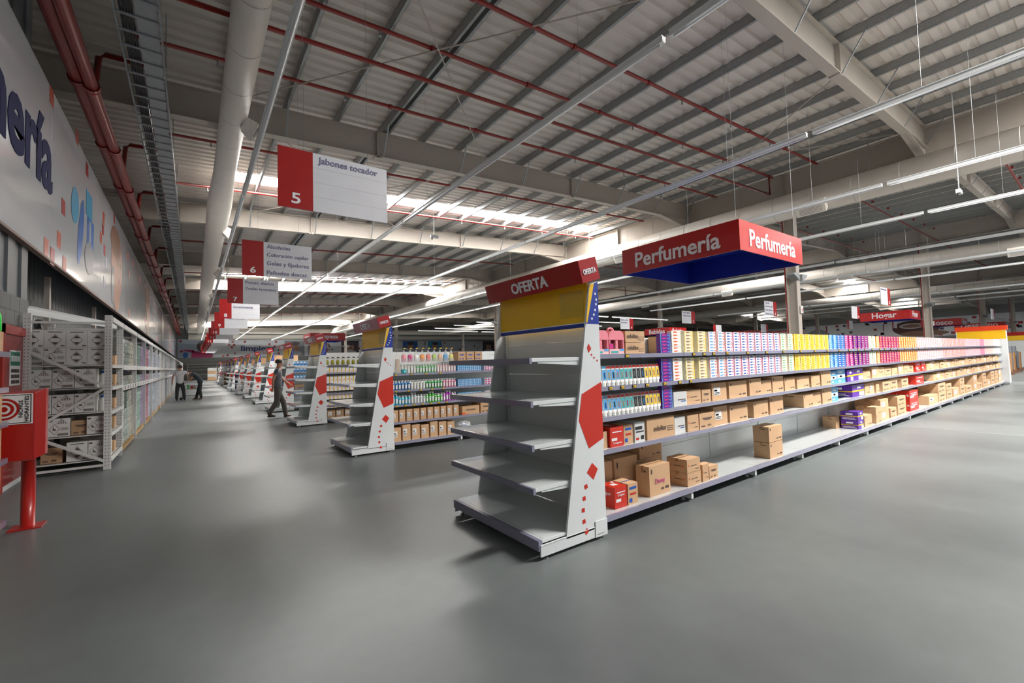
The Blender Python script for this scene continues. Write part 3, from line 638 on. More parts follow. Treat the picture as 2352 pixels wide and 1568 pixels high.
# --- brown and printed cartons, third shelf
WC = [wcart, tape, inkd, paper, dbl]; wdeco = [('f', .3, .9, .42, .48, 2), ('f', .55, .9, .30, .36, 4), ('t', 0, 1, .45, .55, 3)]
RC = [bred, tape, wtx, paper, mag]; rdeco = [('f', .15, .85, .72, .77, 2), ('f', .08, .5, .3, .45, 3), ('t', .3, .7, .3, .6, 3), ('t', .7, .9, .7, .9, 3)]
WB = [wcart, tape, black, paper, bred]; wbdeco = [('f', .05, .75, .62, .78, 2), ('f', .1, .9, .48, .54, 2), ('f', .1, .4, .1, .22, 4), ('f', .6, .9, .1, .3, 2)]
CB = [card, tape, dbl, paper, bred]; cbdeco = [('f', .15, .85, .72, .84, 2), ('f', .2, .8, .45, .55, 4), ('f', .1, .4, .1, .3, 2), ('t', 0, 1, .45, .52, 2)]
BB = [lbl, tape, wtx, paper, dbl]; bbdeco = [('f', .05, .95, .35, .62, 2), ('f', .2, .7, .75, .85, 2), ('f', .15, .45, .1, .2, 2), ('f', .3, .6, .42, .55, 4)]
PB = [pur, tape, yel, wtx, mag]; pbdeco = [('f', .0, 1, .42, .55, 2), ('f', .55, .98, .05, .38, 3), ('f', .4, .7, .68, .85, 3), ('l', .0, 1, .42, .52, 2), ('l', .3, .7, .62, .8, 3), ('l', .1, .8, .22, .28, 3), ('l', .1, .9, .1, .15, 3)]
def rowb(items, z, shelf):
    for j, (x0, x1, h, d, style, lab) in enumerate(items):
        ms, dc = {'w': (WC, wdeco), 'r': (RC, rdeco), 'k': (WB, wbdeco), 'c': (CB, cbdeco), 'b': (BB, bbdeco), 'p': (PB, pbdeco)}.get(style, (None, None))
        o = carton(x0, x1, z, h, 2.74+random.uniform(0, .03), d, style if ms is None else 0, lab+' on the '+shelf, 'cartons on the '+shelf, ms, dc)
        if style == 'r': txt_on(o, 'Colgate', (x1-x0)*.6, .18, wtx, height=.022)
rowb([(4.04, 4.29, .15, .3, 'w', 'white carton with dark slot beside the soap stack'), (4.30, 4.60, .15, .45, 2, 'brown carton with orange mark right of the white carton'), (4.61, 4.80, .145, .3, 3, 'narrow brown carton beside the labelled one'),
      (4.82, 5.15, .195, .5, 1, 'brown carton with a white barcode label'), (5.18, 5.62, .20, .5, 0, 'wide plain brown carton right of the labelled one'), (5.66, 5.98, .215, .5, 0, 'tall brown carton, second from the labelled one'),
      (6.0, 6.3, .17, .45, 0, 'low brown carton left of the tallest one'), (6.32, 6.66, .215, .5, 0, 'tallest brown carton of the middle'), (6.68, 7.02, .165, .5, 0, 'low brown carton right of the tallest one'), (7.1, 7.54, .165, .5, 0, 'wide low brown carton'),
      (7.56, 7.90, .17, .5, 0, 'brown carton, second from the blue ones'), (7.92, 8.32, .22, .5, 0, 'tall brown carton touching the blue carton'), (8.34, 8.62, .2, .5, 'b', 'light blue carton with white band'), (8.64, 9.02, .22, .5, 'b', 'wider blue carton with white band'),
      (9.05, 9.34, .2, .5, 'p', 'purple carton, left of the pair'), (9.36, 9.90, .21, .5, 'p', 'wide purple carton with yellow stripe')]
     + [(9.92+.42*k, 9.92+.42*k+.40, .15+.06*((k*7) % 4)/3, .5, (k % 4), 'brown carton, %s right of the purple ones' % ORDN[k]) for k in range(8)]
     + [(13.45, 13.9, .22, .5, 'r', 'red printed carton, nearer one'), (13.92, 14.3, .22, .5, 'r', 'red printed carton, farther one')]
     + [(14.35+.46*k, 14.35+.46*k+.44, .16+.05*((k*5) % 3)/2, .5, (k % 4), 'brown carton, %s beyond the red ones' % ORDN[k % 20]+(' later' if k > 19 else '')) for k in range(24)], T3, 'third shelf')
rowb([(2.93, 3.05, .155, .3, 1, 'brown carton with a tilted label'), (3.06, 3.25, .18, .3, 'r', 'red and white carton'), (3.26, 3.40, .18, .35, 'c', 'brown carton with blue and red print'), (3.41, 3.57, .19, .3, 'k', 'white carton with black bands')], T4, 'fourth shelf')
o = carton(3.585, 4.04, T4, .20, 2.74, .45, 9, 'wide brown carton printed odolito on the fourth shelf', 'cartons on the fourth shelf', deco=[('f', .72, .95, .5, .54, 2), ('f', .72, .95, .4, .44, 2), ('f', .72, .95, .3, .34, 2), ('t', 0, 1, .45, .55, 1)])
txt_on(o, 'odolito', .2, .5, inkd, dx=-.02, height=.05)
rowb([(4.06, 4.26, .175, .3, 'w', 'white carton with blue corner'), (4.27, 4.49, .17, .35, 2, 'brown carton with orange mark'), (4.50, 4.82, .175, .35, 3, 'brown carton with dark bars'), (4.84, 5.15, .215, .5, 1, 'brown carton with white barcode label'), (5.19, 5.63, .19, .5, 0, 'plain brown carton right of the labelled one'),
      (5.75, 6.15, .2, .5, 0, 'brown carton, third right of the label'), (6.2, 6.60, .235, .5, 0, 'tall brown carton'), (7.24, 7.6, .19, .5, 0, 'brown carton standing beyond the gap'), (7.62, 7.93, .19, .5, 0, 'brown carton, middle of three'), (7.95, 8.34, .235, .5, 0, 'tall brown carton beside the blue one'),
      (8.36, 8.66, .22, .45, 'b', 'light blue carton with white band'), (9.3, 9.92, .21, .5, 'p', 'long purple carton with yellow stripe'), (9.95, 10.2, .2, .5, 0, 'brown carton right of the purple one'), (10.22, 10.5, .2, .5, 1, 'brown carton with white panel'), (10.52, 10.72, .16, .4, 0, 'small brown carton'), (10.9, 11.4, .2, .5, 3, 'brown carton with dark print'),
      (11.42, 11.9, .22, .5, 3, 'brown carton with curved print'), (12.2, 12.7, .2, .5, 3, 'brown carton before the red one'), (13.3, 14.0, .2, .5, 'r', 'wide red carton')]
     + [(14.9+.46*k, 14.9+.46*k+.44, .16+.05*((k*5) % 3)/2, .5, (k % 4), 'brown carton, %s beyond the wide red one' % ORDN[k % 20]+(' later' if k > 19 else '')) for k in range(23)], T4, 'fourth shelf')
# base shelf
B = 'base shelf'
def bb(x0, x1, h, y, d, st, lab, z=TB, **k):
    ms, dc = {'r': (RC, rdeco), 'c': (CB, cbdeco), 'p': (PB, pbdeco)}.get(st, (None, None))
    return carton(x0, x1, z, h, y, d, st if ms is None else 0, lab+' on the base shelf', 'cartons on the base shelf', ms, dc, **k)
o = bb(3.05, 3.22, .19, 2.71, .18, 'r', 'bright red carton with open flaps, nearest the offer stand'); txt_on(o, 'Colgate', .09, .6, wtx, height=.022); txt_on(o, 'super', .1, .62, wtx, '-x', -.09)
bb(3.23, 3.38, .19, 2.71, .18, 'c', 'small brown carton with blue bar beside the red one')
o = bb(3.56, 3.90, .29, 2.72, .16, 0, 'brown carton with pink lettering, in front'); txt_on(o, 'Disney', .15, .45, mat('pink_ink', (.6, .08, .25), .5), dx=.0, height=.06)
bb(2.98, 3.30, .36, 2.94, .3, 0, 'large dim brown carton at the back, left'); bb(3.31, 3.66, .37, 2.93, .3, 0, 'large dim brown carton at the back, middle'); bb(3.68, 4.10, .30, 2.95, .3, 0, 'brown carton at the back behind the pink lettered one'); bb(3.72, 4.10, .14, 2.95, .3, 0, 'upper brown carton at the back', z=TB+.30)
bb(4.13, 4.39, .135, 2.68, .24, 2, 'lower brown carton with orange marks'); bb(4.13, 4.38, .135, 2.68, .24, 2, 'upper brown carton with orange marks', z=TB+.135)
bb(4.41, 4.54, .18, 2.68, .16, 2, 'small brown carton right of the orange marked stack'); bb(4.56, 4.74, .14, 2.69, .16, 3, 'smallest brown carton of the group')
bb(5.98, 6.36, .205, 2.69, .2, 0, 'lower brown carton of the lone stack'); bb(5.98, 6.36, .205, 2.69, .2, 0, 'upper brown carton of the lone stack', z=TB+.205)
o = bb(9.25, 9.52, .15, 2.69, .25, 'p', 'lower purple carton with yellow stripe'); txt_on(o, 'MEGA OFERTA', .2, .47, inkd, '-x', -.05, height=.014); o = bb(9.25, 9.52, .15, 2.69, .25, 'p', 'upper purple carton with yellow stripe', z=TB+.15)
bb(9.1, 9.4, .2, 2.97, .2, 0, 'brown carton behind the purple stack'); bb(9.6, 10.0, .2, 2.70, .3, 0, 'brown carton right of the purple stack'); bb(10.2, 10.5, .16, 2.69, .3, 0, 'lower brown carton of the second stack'); bb(10.2, 10.5, .14, 2.69, .3, 0, 'upper brown carton of the second stack', z=TB+.16)
for j, (x0, x1, h, n) in enumerate(((10.6, 11.1, .2, 2), (11.2, 11.6, .19, 1), (11.7, 12.3, .19, 2), (14.2, 15.1, .22, 1), (15.2, 16.0, .23, 2), (16.1, 16.7, .2, 2), (16.9, 17.6, .24, 1), (17.8, 18.4, .25, 2), (18.6, 19.4, .2, 1), (19.8, 20.4, .24, 2), (20.6, 21.2, .18, 1), (21.4, 22.0, .24, 2), (22.2, 22.8, .2, 1), (23, 23.7, .24, 2), (23.9, 24.5, .24, 2), (24.7, 25.4, .24, 2))):
    for k in range(n): bb(x0, x1, h, 2.72, .4, 3 if j % 3 else 1, '%s brown carton of %s pile beyond the purple stack' % (('lower', 'upper')[k], ORDN[j]), z=TB+k*h)
for k in range(2):
    o = bb(12.6, 13.3, .22, 2.72, .4, 'r', ('lower', 'upper')[k]+' red carton of the red pile', z=TB+k*.22); txt_on(o, 'Colgate', .5, .55, wtx, '-x', .0, height=.07); txt_on(o, 'Colgate', .4, .55, wtx, height=.05)
# ================================================================ GOODS ON THE REAR GONDOLAS
G2 = EY[1]+.05
def bottle_mesh(col, h, w, cap, lab=True, name='bottle'):
    mb = MB(); r = w/2
    mb.lathe([(r*.9, 0), (r, .006), (r, h*.62), (r*.8, h*.72), (r*.36, h*.78), (r*.36, h*.80)], 10, sy=.6)
    mb.lathe([(r*.45, h*.80), (r*.45, h*.97), (r*.36, h)], 10, sy=.75, mz=[1, 1, 1])
    if lab: mb.poly([(-r*.6, -r*.62, h*.12), (r*.6, -r*.62, h*.12), (r*.6, -r*.62, h*.55), (-r*.6, -r*.62, h*.55)], 2)
    me = mb.mesh(name, [col, cap, paper], (0, 0, 0), True); return me
capw = mat('white_cap', (.78, .78, .76), .4)
def liq(n, c): return mat(n, c, .12, coat=.8, var=.03)
cols2 = [('clear blue', liq('blue_liquid', (.01, .16, .42))), ('white', liq('white_bottle', (.62, .62, .56))), ('green', liq('green_liquid', (.01, .30, .03))), ('pink', liq('pink_liquid', (.68, .22, .34)))]
cols1 = [('turquoise', liq('turquoise_liquid', (.01, .36, .52))), ('clear', liq('clear_bottle', (.50, .54, .54))), ('bright green', liq('bright_green_liquid', (.06, .46, .04))), ('violet', liq('violet_liquid', (.50, .06, .52)))]
cols3 = [('white', cols2[1][1]), ('green labelled', liq('mint_bottle', (.20, .50, .24))), ('pale pink', liq('pale_pink_bottle', (.72, .48, .50)))]
for tier, z, n, cs, hs in (('second', .777, 22, cols1, (.20, .155)), ('third', 1.037, 22, cols2, (.165, .165)), ('fourth', 1.327, 22, cols3, (.165, .165))):
    for i in range(n):
        q = min(len(cs)-1, i*len(cs)//n); k = i % (n//len(cs)+1); h = hs[0] if k < 2 else hs[1]
        me = bpy.data.meshes.get('btl_%s_%d_%s' % (tier, q, h)) or bottle_mesh(cs[q][1], h, .052, capw)
        me.name = 'btl_%s_%d_%s' % (tier, q, h)
        for row in (0, 1): place(me, 'bottle', (2.87+i*.0585+.005*row, G2+.10+row*.075, z), '%s bottle on the %s shelf behind the second offer stand, %s row' % (cs[q][0], tier, ('front', 'rear')[row]), 'bottle', 'bottles behind the second offer stand')
bagc = [('pink', pinkp), ('crimson', mag), ('white', wsoft), ('orange', org), ('coral', mat('coral', (.80, .18, .14), .4)), ('lime', mat('lime', (.45, .60, .12), .4)), ('peach', mat('peach', (.80, .48, .28), .4)), ('pale blue', lbl), ('yellow', mat('lemon', (.72, .66, .15), .4))]
film = mat('clear_film', (.75, .76, .76), .15, coat=.6, alpha=.35)
for i, (n, m) in enumerate(bagc):
    x = 3.07+i*.119; y = G2+.05
    t = thing('hanging_sponge_pack', '%s sponges in a clear bag hanging above the bottle shelves' % n, 'sponge pack', (x, y, 1.45), 'hanging sponge bags')
    mb = MB(); mb.lathe([(.02, 1.53), (.045, 1.55), (.048, 1.64), (.02, 1.67)], 10, (x, y+.03), sy=.5); mb.build('sponge', [m], t, True)
    mb = MB(); mb.hexa([(x-.055, y, 1.51), (x+.055, y, 1.51), (x+.05, y+.06, 1.51), (x-.05, y+.06, 1.51), (x-.012, y+.025, 1.755), (x+.012, y+.025, 1.755), (x+.012, y+.035, 1.755), (x-.012, y+.035, 1.755)]); mb.build('clear_bag', [film], t)
    mb = MB(); mb.tube([(x, y, 1.765), (x, G2+.58, 1.775)], .003, 5); mb.box(x-.028, x+.028, y-.012, y-.008, 1.755, 1.79); mb.box(x-.02, x+.02, y-.0135, y-.012, 1.765, 1.782, 1); mb.build('hook_and_tag', [black, tagy], t)
for k, (x, z) in enumerate(((2.86, 1.34), (2.95, 1.33))):
    t = thing('bagged_brush_pack', ('left', 'right')[k]+' clear bag with paper header at the near end of the bottle shelves', 'bagged goods', (x, G2+.1, z), 'bagged goods by the offer stand')
    mb = MB(); mb.hexa([(x-.05, G2+.04, z), (x+.05, G2+.04, z), (x+.05, G2+.12, z), (x-.05, G2+.12, z), (x-.02, G2+.06, z+.38), (x+.02, G2+.06, z+.38), (x+.02, G2+.09, z+.38), (x-.02, G2+.09, z+.38)]); mb.build('clear_bag', [film], t)
    MB().box(x-.03, x+.03, G2+.06, G2+.10, z+.02, z+.26).build('paper_card', [card if k else paper], t)
single(MB().lathe([(.055, 1.327), (.06, 1.34), (.06, 1.36), (.05, 1.37), (.06, 1.38), (.055, 1.40)], 14, (3.06, G2+.09)), 'stacked_bowl', 'turquoise plastic bowls stacked on the top bottle shelf', 'bowl', [liq('turquoise_plastic', (.05, .42, .46))], (3.06, G2+.09, 1.327), smooth=True)
def G(x0, x1, z, h, kind, lab, y=None, d=.35, **k): return carton(x0, x1, z, h, y or G2+.06, d, kind, lab+' behind the second offer stand', 'cartons behind the second offer stand', **k)
for i, w in enumerate((.125, .12, .12, .12, .12, .12, .12, .12, .12, .12)):
    G(2.82+i*.135, 2.82+i*.135+w, .477, .215+.015*((i*3) % 3), 1, 'open brown carton with label, %s on the second lowest shelf,' % ORDN[i])
for i in range(7): G(2.83+i*.178, 2.83+i*.178+.16, .14, .24+.02*((i*5) % 3), 1, 'brown carton with label, %s on the base shelf' % ORDN[i])
o = G(4.22, 4.62, .477, .16, 9, 'long flat carton with orange corner', deco=[('f', 0, .35, 0, .1, 4), ('f', 0, .15, .1, .3, 4), ('t', 0, 1, .4, .6, 1)]); txt_on(o, 'sanorino', .22, .6, inkd, height=.035)
G(4.64, 4.9, .477, .2, 3, 'tall carton right of the flat one')
for i in range(3): G(4.16+i*.19, 4.16+i*.19+.18, 1.535, .17, 3, '%s carton on the top shelf right of the sponges' % ORDN[i], mats=[card, tape, dbl, paper, dbl])
single(MB().box(4.08, 5.52, G2+.04, G2+.58, 1.50, 1.53), 'top_shelf_board', 'white top shelf board carrying three cartons right of the sponges', 'shelf', [white], (4.8, G2+.3, 1.5))
for i in range(18):
    q = i % 6; z = (.777, 1.037, 1.327)[i//6]
    for r in range(4):
        place(bpy.data.meshes.get('bluepk') or carton_mesh(.085, .12, .032, [lbl, wtx, dbl], [('f', .1, .9, .3, .7, 1), ('f', .4, .7, .3, .7, 2)]), 'wipes_pack', (4.20+q*.09, G2+.08, z+r*.033), 'flat blue and white pack right of the bottles', 'pack', 'flat packs right of the bottles').data.name = 'bluepk'
for i in range(15):
    q = i % 5; z = (.777, 1.037, 1.327)[i//5]
    for r in range(3):
        place(bpy.data.meshes.get('redpk') or carton_mesh(.06, .12, .042, [wtx, mag, prp2], [('f', .1, .9, .1, .5, 1), ('f', .3, .8, .5, .8, 2)]), 'wipes_pack', (4.80+q*.065, G2+.08, z+r*.043), 'small white and crimson pack right of the blue packs', 'pack', 'small crimson packs').data.name = 'redpk'
t = thing('bagged_toys', 'big clear sack of small coloured pieces on the base shelf end', 'bag', (4.35, G2+.2, .14)); mb = MB(); mb.lathe([(.15, .14), (.2, .2), (.17, .32), (.05, .38)], 12, (4.3, G2+.2), sy=.7); mb.build('sack', [film], t, True)
mb = MB()
pcs = [bred, wsoft, lbl, wtx, dbl]
for k in range(40):
    a, r = random.uniform(0, 6.28), random.uniform(0, .15); x, y, z = 4.3+r*math.cos(a), G2+.2+r*.65*math.sin(a), random.uniform(.16, .3); mb.box(x-.02, x+.02, y-.02, y+.02, z, z+.03, k % 5)
mb.build('pieces', pcs, t)['kind'] = 'stuff'
for lv, n in ((.765, 7), (1.025, 5), (1.315, 4)):
    for i in range(n): place(tg, 'price_tag', (2.9+i*1.15/n, G2+.035, lv-.01), 'yellow price tag on the bottle shelf rails, height %.2f metres' % lv if 0 else 'yellow price tag on the %s bottle shelf rail, %s from the left' % ({.765: 'lowest', 1.025: 'middle', 1.315: 'upper'}[lv], ORDN[i]), 'price tag', 'price tags below the bottles')
# gondola behind the third stand: yellow packs
G3 = EY[2]+.05; ypk = carton_mesh(.098, .2, .2, [wtx, yel, inkr, wsoft], [('f', 0, .25, 0, 1.0, 1), ('f', .55, .85, .35, .45, 2), ('l', 0, 1, 0, 1, 1)]); ypk.name = 'yellowpk'
bl = mat('black_shelf_edge', (.02, .02, .02), .5)
for s, z in enumerate((.40, .62, .84, 1.05, 1.28)):
    for i in range(12): place(ypk, 'detergent_pack', (2.86+i*.102, G3+.08, z), 'white and yellow pack, %s shelf up, behind the third offer stand' % ORDN[s], 'pack', 'yellow packs behind the third offer stand')
for s, z in enumerate((.38, .60, .82, 1.03, 1.26, 1.50)): single(MB().box(2.84, 4.19, G3+.03, G3+.55, z-.02, z), 'pack_shelf_liner', 'dark edged shelf %s up among the yellow packs' % ORDN[s], 'shelf', [bl], (3.5, G3+.3, z))
for i in range(6): carton(2.85+i*.22, 2.85+i*.22+.21, .14, .21, G3+.08, .4, 1, 'brown carton below the yellow packs, %s from the left' % ORDN[i], 'cartons below the yellow packs', mats=[card2, tape, inkd, paper, inkr])
for i in range(9):
    x = 2.86+i*.135; t = thing('hanging_mop_head', 'olive and white hanging pack above the yellow packs, %s from the left' % ORDN[i], 'hanging pack', (x, G3+.05, 1.5), 'hanging olive packs')
    mb = MB(); mb.lathe([(.03, 1.53), (.045, 1.55), (.045, 1.62), (.02, 1.66)], 8, (x, G3+.08), sy=.6); mb.build('mop_head', [mat('olive', (.30, .27, .02), .6)], t, True)
    MB().box(x+.04, x+.09, G3+.07, G3+.09, 1.56, 1.70).build('white_card', [paper], t)
    mb = MB(); mb.tube([(x, G3+.05, 1.71), (x, G3+.58, 1.71)], .003, 5); mb.box(x-.03, x+.03, G3+.03, G3+.035, 1.70, 1.735); mb.build('hook_and_tag', [black], t)
single(MB().box(2.84, 5.54, G3+.58, G3+.62, 1.72, 1.86), 'top_board', 'white top board above the olive packs', 'board', [white], (4.2, G3+.6, 1.8))
# gondola behind the fourth stand: blue packs
G4 = EY[3]+.05; bpk = carton_mesh(.108, .2, .15, [lbl, dbl, wtx], [('f', .15, .85, .1, .4, 1), ('f', .2, .8, .5, .8, 2)]); bpk.name = 'bluebox'
for s, (z, rr) in enumerate(((1.06, 1), (1.325, 1), (1.55, 1))):
    for i in range(9): place(bpk, 'detergent_pack', (2.86+i*.112, G4+.08, z), 'light blue pack, %s shelf up, behind the fourth offer stand' % ORDN[s+2], 'pack', 'blue packs behind the fourth offer stand')
single(MB().box(2.84, 4.19, G4+.03, G4+.55, 1.52, 1.545), 'pack_shelf_board', 'top shelf board below the blue packs', 'shelf', [white], (3.5, G4+.3, 1.5))
carton(2.85, 3.45, .62, .27, G4+.08, .4, 3, 'large brown carton behind the fourth offer stand', None, mats=[card2, tape, inkd, paper, inkr])
for g in range(4, 10):
    for i in range(3): carton(2.86+i*.4, 2.86+i*.4+.38, .475+.30*(i % 3), .2, EY[g]+.12, .4, i, 'carton on the shelves behind the %s offer stand, %s' % (ORDN[g], ORDN[i]), 'cartons deep in the aisles')
    for i in range(2): carton(2.86+i*.5, 2.86+i*.5+.46, 1.725, .3, EY[g]+.45, .4, i, 'brown carton on top of the shelves behind the %s offer stand, %s' % (ORDN[g], ORDN[i]), 'cartons on top of shelves')
# ================================================================ SIGNS
def wire(mb, x, y, z0): mb.tube([(x, y, z0), (x, y, zroof(x))], .0018, 4)
def aisle_sign(x0, y, num, lines, lab, rev=False, z0=3.38, w=1.30, h=.72):
    t = thing('aisle_sign', lab, 'sign', (x0+w/2, y, z0), 'numbered aisle signs'); r = .38
    a, b = (x0+w-r, x0+w) if rev else (x0, x0+r); c, d = (x0, x0+w-r) if rev else (x0+r, x0+w)
    MB().box(a, b, y-.012, y+.012, z0, z0+h).build('number_panel', [redp], t); wp = mat('white_sign_panel', (.70, .70, .73), .35, coat=.2)
    mb = MB(); mb.box(c, d, y-.012, y+.012, z0, z0+h, 0)
    for k in (1, 2, 3): mb.box(c, d, y-.0128, y-.012, z0+h*k/4-.002, z0+h*k/4+.002, 1)
    p = mb.build('text_panel', [wp, mat('panel_groove', (.5, .5, .52), .5)], t)
    text(num, '-y', ((a+b)/2, y-.014, z0+.12), .10 if len(num) == 1 else .17, t, height=.13, bold=.02)
    if lines:
        for k, s in enumerate(lines):
            wd = min(.80, .049*len(s)); text(s, '-y', (c+.06+wd/2, y-.0145, z0+h*(3.5-k)/4), wd, p, dtx, bold=.012)
    mb = MB(); wire(mb, x0+.28, y, z0+h); wire(mb, x0+w-.25, y, z0+h); mb.build('hanging_wire', greysteel, t)
SG = [('5', ['Jabones tocador']), ('6', ['Alcoholes', 'Coloración capilar', 'Geles y fijadores', 'Pañuelos descar.']), ('7', ['Protec. diarios', 'Toallas femeninas']), ('8', ['Pañales adultos', 'Incontinencia']), ('9', ['Accesorios bebé', 'Toallas húmedas']), ('10', ['Limpieza calzado', 'Bolsas de residuos']), ('11', ['Guantes', 'Ropa'])] + [(str(k), []) for k in range(12, 18)]
for i, (n, l) in enumerate(SG): aisle_sign(.80, 5.65+4.6*i, n, l, 'hanging aisle sign %s of the row down the aisle, red panel with %s' % (ORDN[i], n if 0 else 'white lettered board'))
for i, (n, l) in enumerate(SG[:6]): aisle_sign(22.95, 5.65+4.55*i, n, l, 'small aisle sign at the far end of the shelves, %s from the front' % ORDN[i], True)
for i, (x, y) in enumerate(((31, 9.0), (45.3, 13.5), (44.2, 5.0), (49.5, 11.5), (56, 14), (36.5, 20.5), (41, 18.6), (52.5, 17.5))): aisle_sign(x, y, str(i+1), [], 'distant white and red aisle sign, %s beyond the columns' % ORDN[i], i % 2 == 0)
def cube_sign(x0, y0, s, word, lab, w=1.95, z0=3.38, h=.56, wl=None):
    t = thing('department_sign', lab, 'sign', (x0+s/2, y0+s/2, z0), 'red department signs'); e = .02
    for nm, (a, b, c, d) in dict(s=(x0, x0+s, y0, y0+e), n=(x0, x0+s, y0+s-e, y0+s), w=(x0, x0+e, y0+e, y0+s-e), e=(x0+s-e, x0+s, y0+e, y0+s-e)).items():
        p = MB().box(a, b, c, d, z0, z0+h).build('outer_panel', [redp], t)
        q = {'s': (a+e, b-e, d, d+.003), 'n': (a+e, b-e, c-.003, c), 'w': (b, b+.003, c, d), 'e': (a-.003, a, c, d)}[nm]
        MB().box(q[0], q[1], q[2], q[3], z0, z0+h-.01).build('inner_lining', [bluein], p)
        fc = {'s': '-y', 'w': '-x', 'n': '+y', 'e': '+x'}[nm]; cc = {'s': (x0+s/2, y0-.004, z0+h*.48), 'w': (x0-.004, y0+s/2, z0+h*.48), 'n': (x0+s/2, y0+s+.004, z0+h*.48), 'e': (x0+s+.004, y0+s/2, z0+h*.48)}[nm]
        text(word, fc, cc, w, p, mat('sign_lettering', (.62, .60, .62), .4), bold=.02)
    MB().box(x0+e, x0+s-e, y0+e, y0+s-e, z0+h-.012, z0+h-.002).build('top_lining', [bluein], t)
    mb = MB()
    for a in (.1, s-.1):
        for b in (.1, s-.1): wire(mb, x0+a, y0+b, z0+h-.02)
    mb.build('hanging_wire', greysteel, t)
cube_sign(7.97, 3.90, 2.67, 'Perfumería', 'large red square hanging sign reading Perfumería with blue lining')
cube_sign(6.9, 34.3, 2.45, 'Limpieza', 'red hanging sign reading Limpieza far down the aisles', 1.4)
cube_sign(35.8, 7.45, 2.5, 'Hogar', 'red hanging sign reading Hogar beyond the first columns', 1.25)
cube_sign(51, 7.45, 2.5, 'Kiosco', 'red hanging sign reading Kiosco in the right background', 1.5)
cube_sign(64.6, 6.4, 3.6, 'Desayuno', 'red hanging sign reading Desayuno at the far right', 2.6)
cube_sign(32.6, 22.2, 2.5, 'Bebidas', 'red hanging sign reading Bebidas behind the front gondola', 1.6)
cube_sign(47, 22.3, 2.5, 'Almacén', 'red hanging sign reading Almacén behind the front gondola', 1.8)
cube_sign(52.5, 20.5, 2.5, 'Limpieza', 'distant red hanging sign right of the Almacén sign', 1.8)
# ================================================================ WALL MURALS
vin = mat('glossy_mural_vinyl', (.80, .82, .86), .16, coat=.5, var=.03, scale=1.5)
sq1, sq2, sq3 = mat('mural_orange', (.60, .10, .05), .3), mat('mural_red', (.42, .02, .02), .3), mat('mural_pale', (.42, .42, .52), .3)
mskin, mhair, mblue, mcyan, mgrey = mat('mural_skin', (.50, .27, .19), .3), mat('mural_hair', (.08, .05, .05), .3), mat('mural_blue', (.03, .15, .50), .3), mat('mural_cyan', (.06, .38, .62), .3), mat('mural_grey', (.30, .31, .34), .3)
t = thing('wall_mural', 'long glossy white mural along the left wall with dark blue lettering and red squares', 'mural', (-2.0, 40, 3.47))
X = -1.985; mb = MB(); mb.box(-2.04, -1.99, .5, 84.9, 3.47, 6.45, 0)
for k in range(16): mb.box(-1.99, -1.989, 5.6+k*5.1, 5.62+k*5.1, 3.47, 6.45, 1)
mb.build('panel', [vin, mat('mural_joint', (.42, .43, .45), .3)], t)
MB().box(-2.06, -1.975, .5, 84.9, 3.43, 3.47).build('lower_trim', [mat('mural_trim', (.22, .13, .10), .5)], t)
def el(mb, y, z, ry, rz, m, an=0, n=20, dx=0):
    mb.poly([(X+dx, y+ry*math.cos(2*math.pi*k/n)*math.cos(an)-rz*math.sin(2*math.pi*k/n)*math.sin(an), z+rz*math.sin(2*math.pi*k/n)*math.cos(an)+ry*math.cos(2*math.pi*k/n)*math.sin(an)) for k in range(n)], m)
mb = MB(); R_ = random.Random(3)
for y, z, m in ((10.64, 6.3, 0), (12.7, 6.5, 0), (13.82, 6.2, 1), (11.6, 4.65, 1), (11.3, 3.95, 0), (10.45, 3.62, 0), (10.85, 3.55, 1), (11.75, 3.58, 0), (16.1, 5.4, 1), (15.8, 5.1, 0), (16.4, 4.9, 1), (16.7, 4.6, 2), (16.2, 5.75, 0), (18.2, 6.3, 1), (16.4, 4.0, 2)): mb.box(X-.003, X, y-.14, y+.14, z-.15, z+.15, m)
for k in range(70):
    y = R_.uniform(21, 82); z = R_.uniform(3.6, 6.3); mb.box(X-.003, X, y-.15, y+.15, z-.15, z+.15, k % 3)
mb.build('colour_squares', [sq1, sq2, sq3], t)
text('Perfumería', '+x', (X+.002, 7.43, 5.17), 6.65, t, ntx, height=1.2, bold=.03)
mb = MB()      # toothbrush cup picture
mb.box(X-.003, X+.0, 13.9, 14.75, 4.5, 5.15, 0); mb.box(X-.002, X+.001, 13.75, 14.5, 5.15, 5.75, 1); el(mb, 12.6, 5.0, .35, .4, 1, -.5, dx=.001); el(mb, 13.2, 4.6, .25, .8, 0, -.3); el(mb, 14.2, 4.2, .55, .38, 2, dx=.002); mb.box(X-.002, X+.003, 14.15, 14.35, 4.5, 5.1, 3)
mb.build('toothbrush_picture', [mblue, mcyan, mgrey, vin], t)
for y0, sc, lb in ((18.9, 1, 'face picture'), (31, 1.1, 'second face picture'), (46, 1.1, 'third face picture'), (60, 1.1, 'fourth face picture')):
    mb = MB(); el(mb, y0, 4.9, 1.25*sc, 1.15, 0); el(mb, y0-.3, 5.6, 1.1*sc, .5, 1, dx=.001); el(mb, y0+.1, 5.05, .22, .1, 1, dx=.002); el(mb, y0+.75, 5.05, .2, .1, 1, dx=.002); el(mb, y0+.5, 4.5, .3, .1, 2, dx=.002); el(mb, y0, 3.9, .7, .42, 0, dx=.001); el(mb, y0-.9, 4.2, .3, .6, 3, dx=.002)
    mb.build('face_picture', [mskin, mat('mural_brown', (.30, .16, .11), .3), mat('mural_lip', (.42, .10, .10), .3), vin], t)
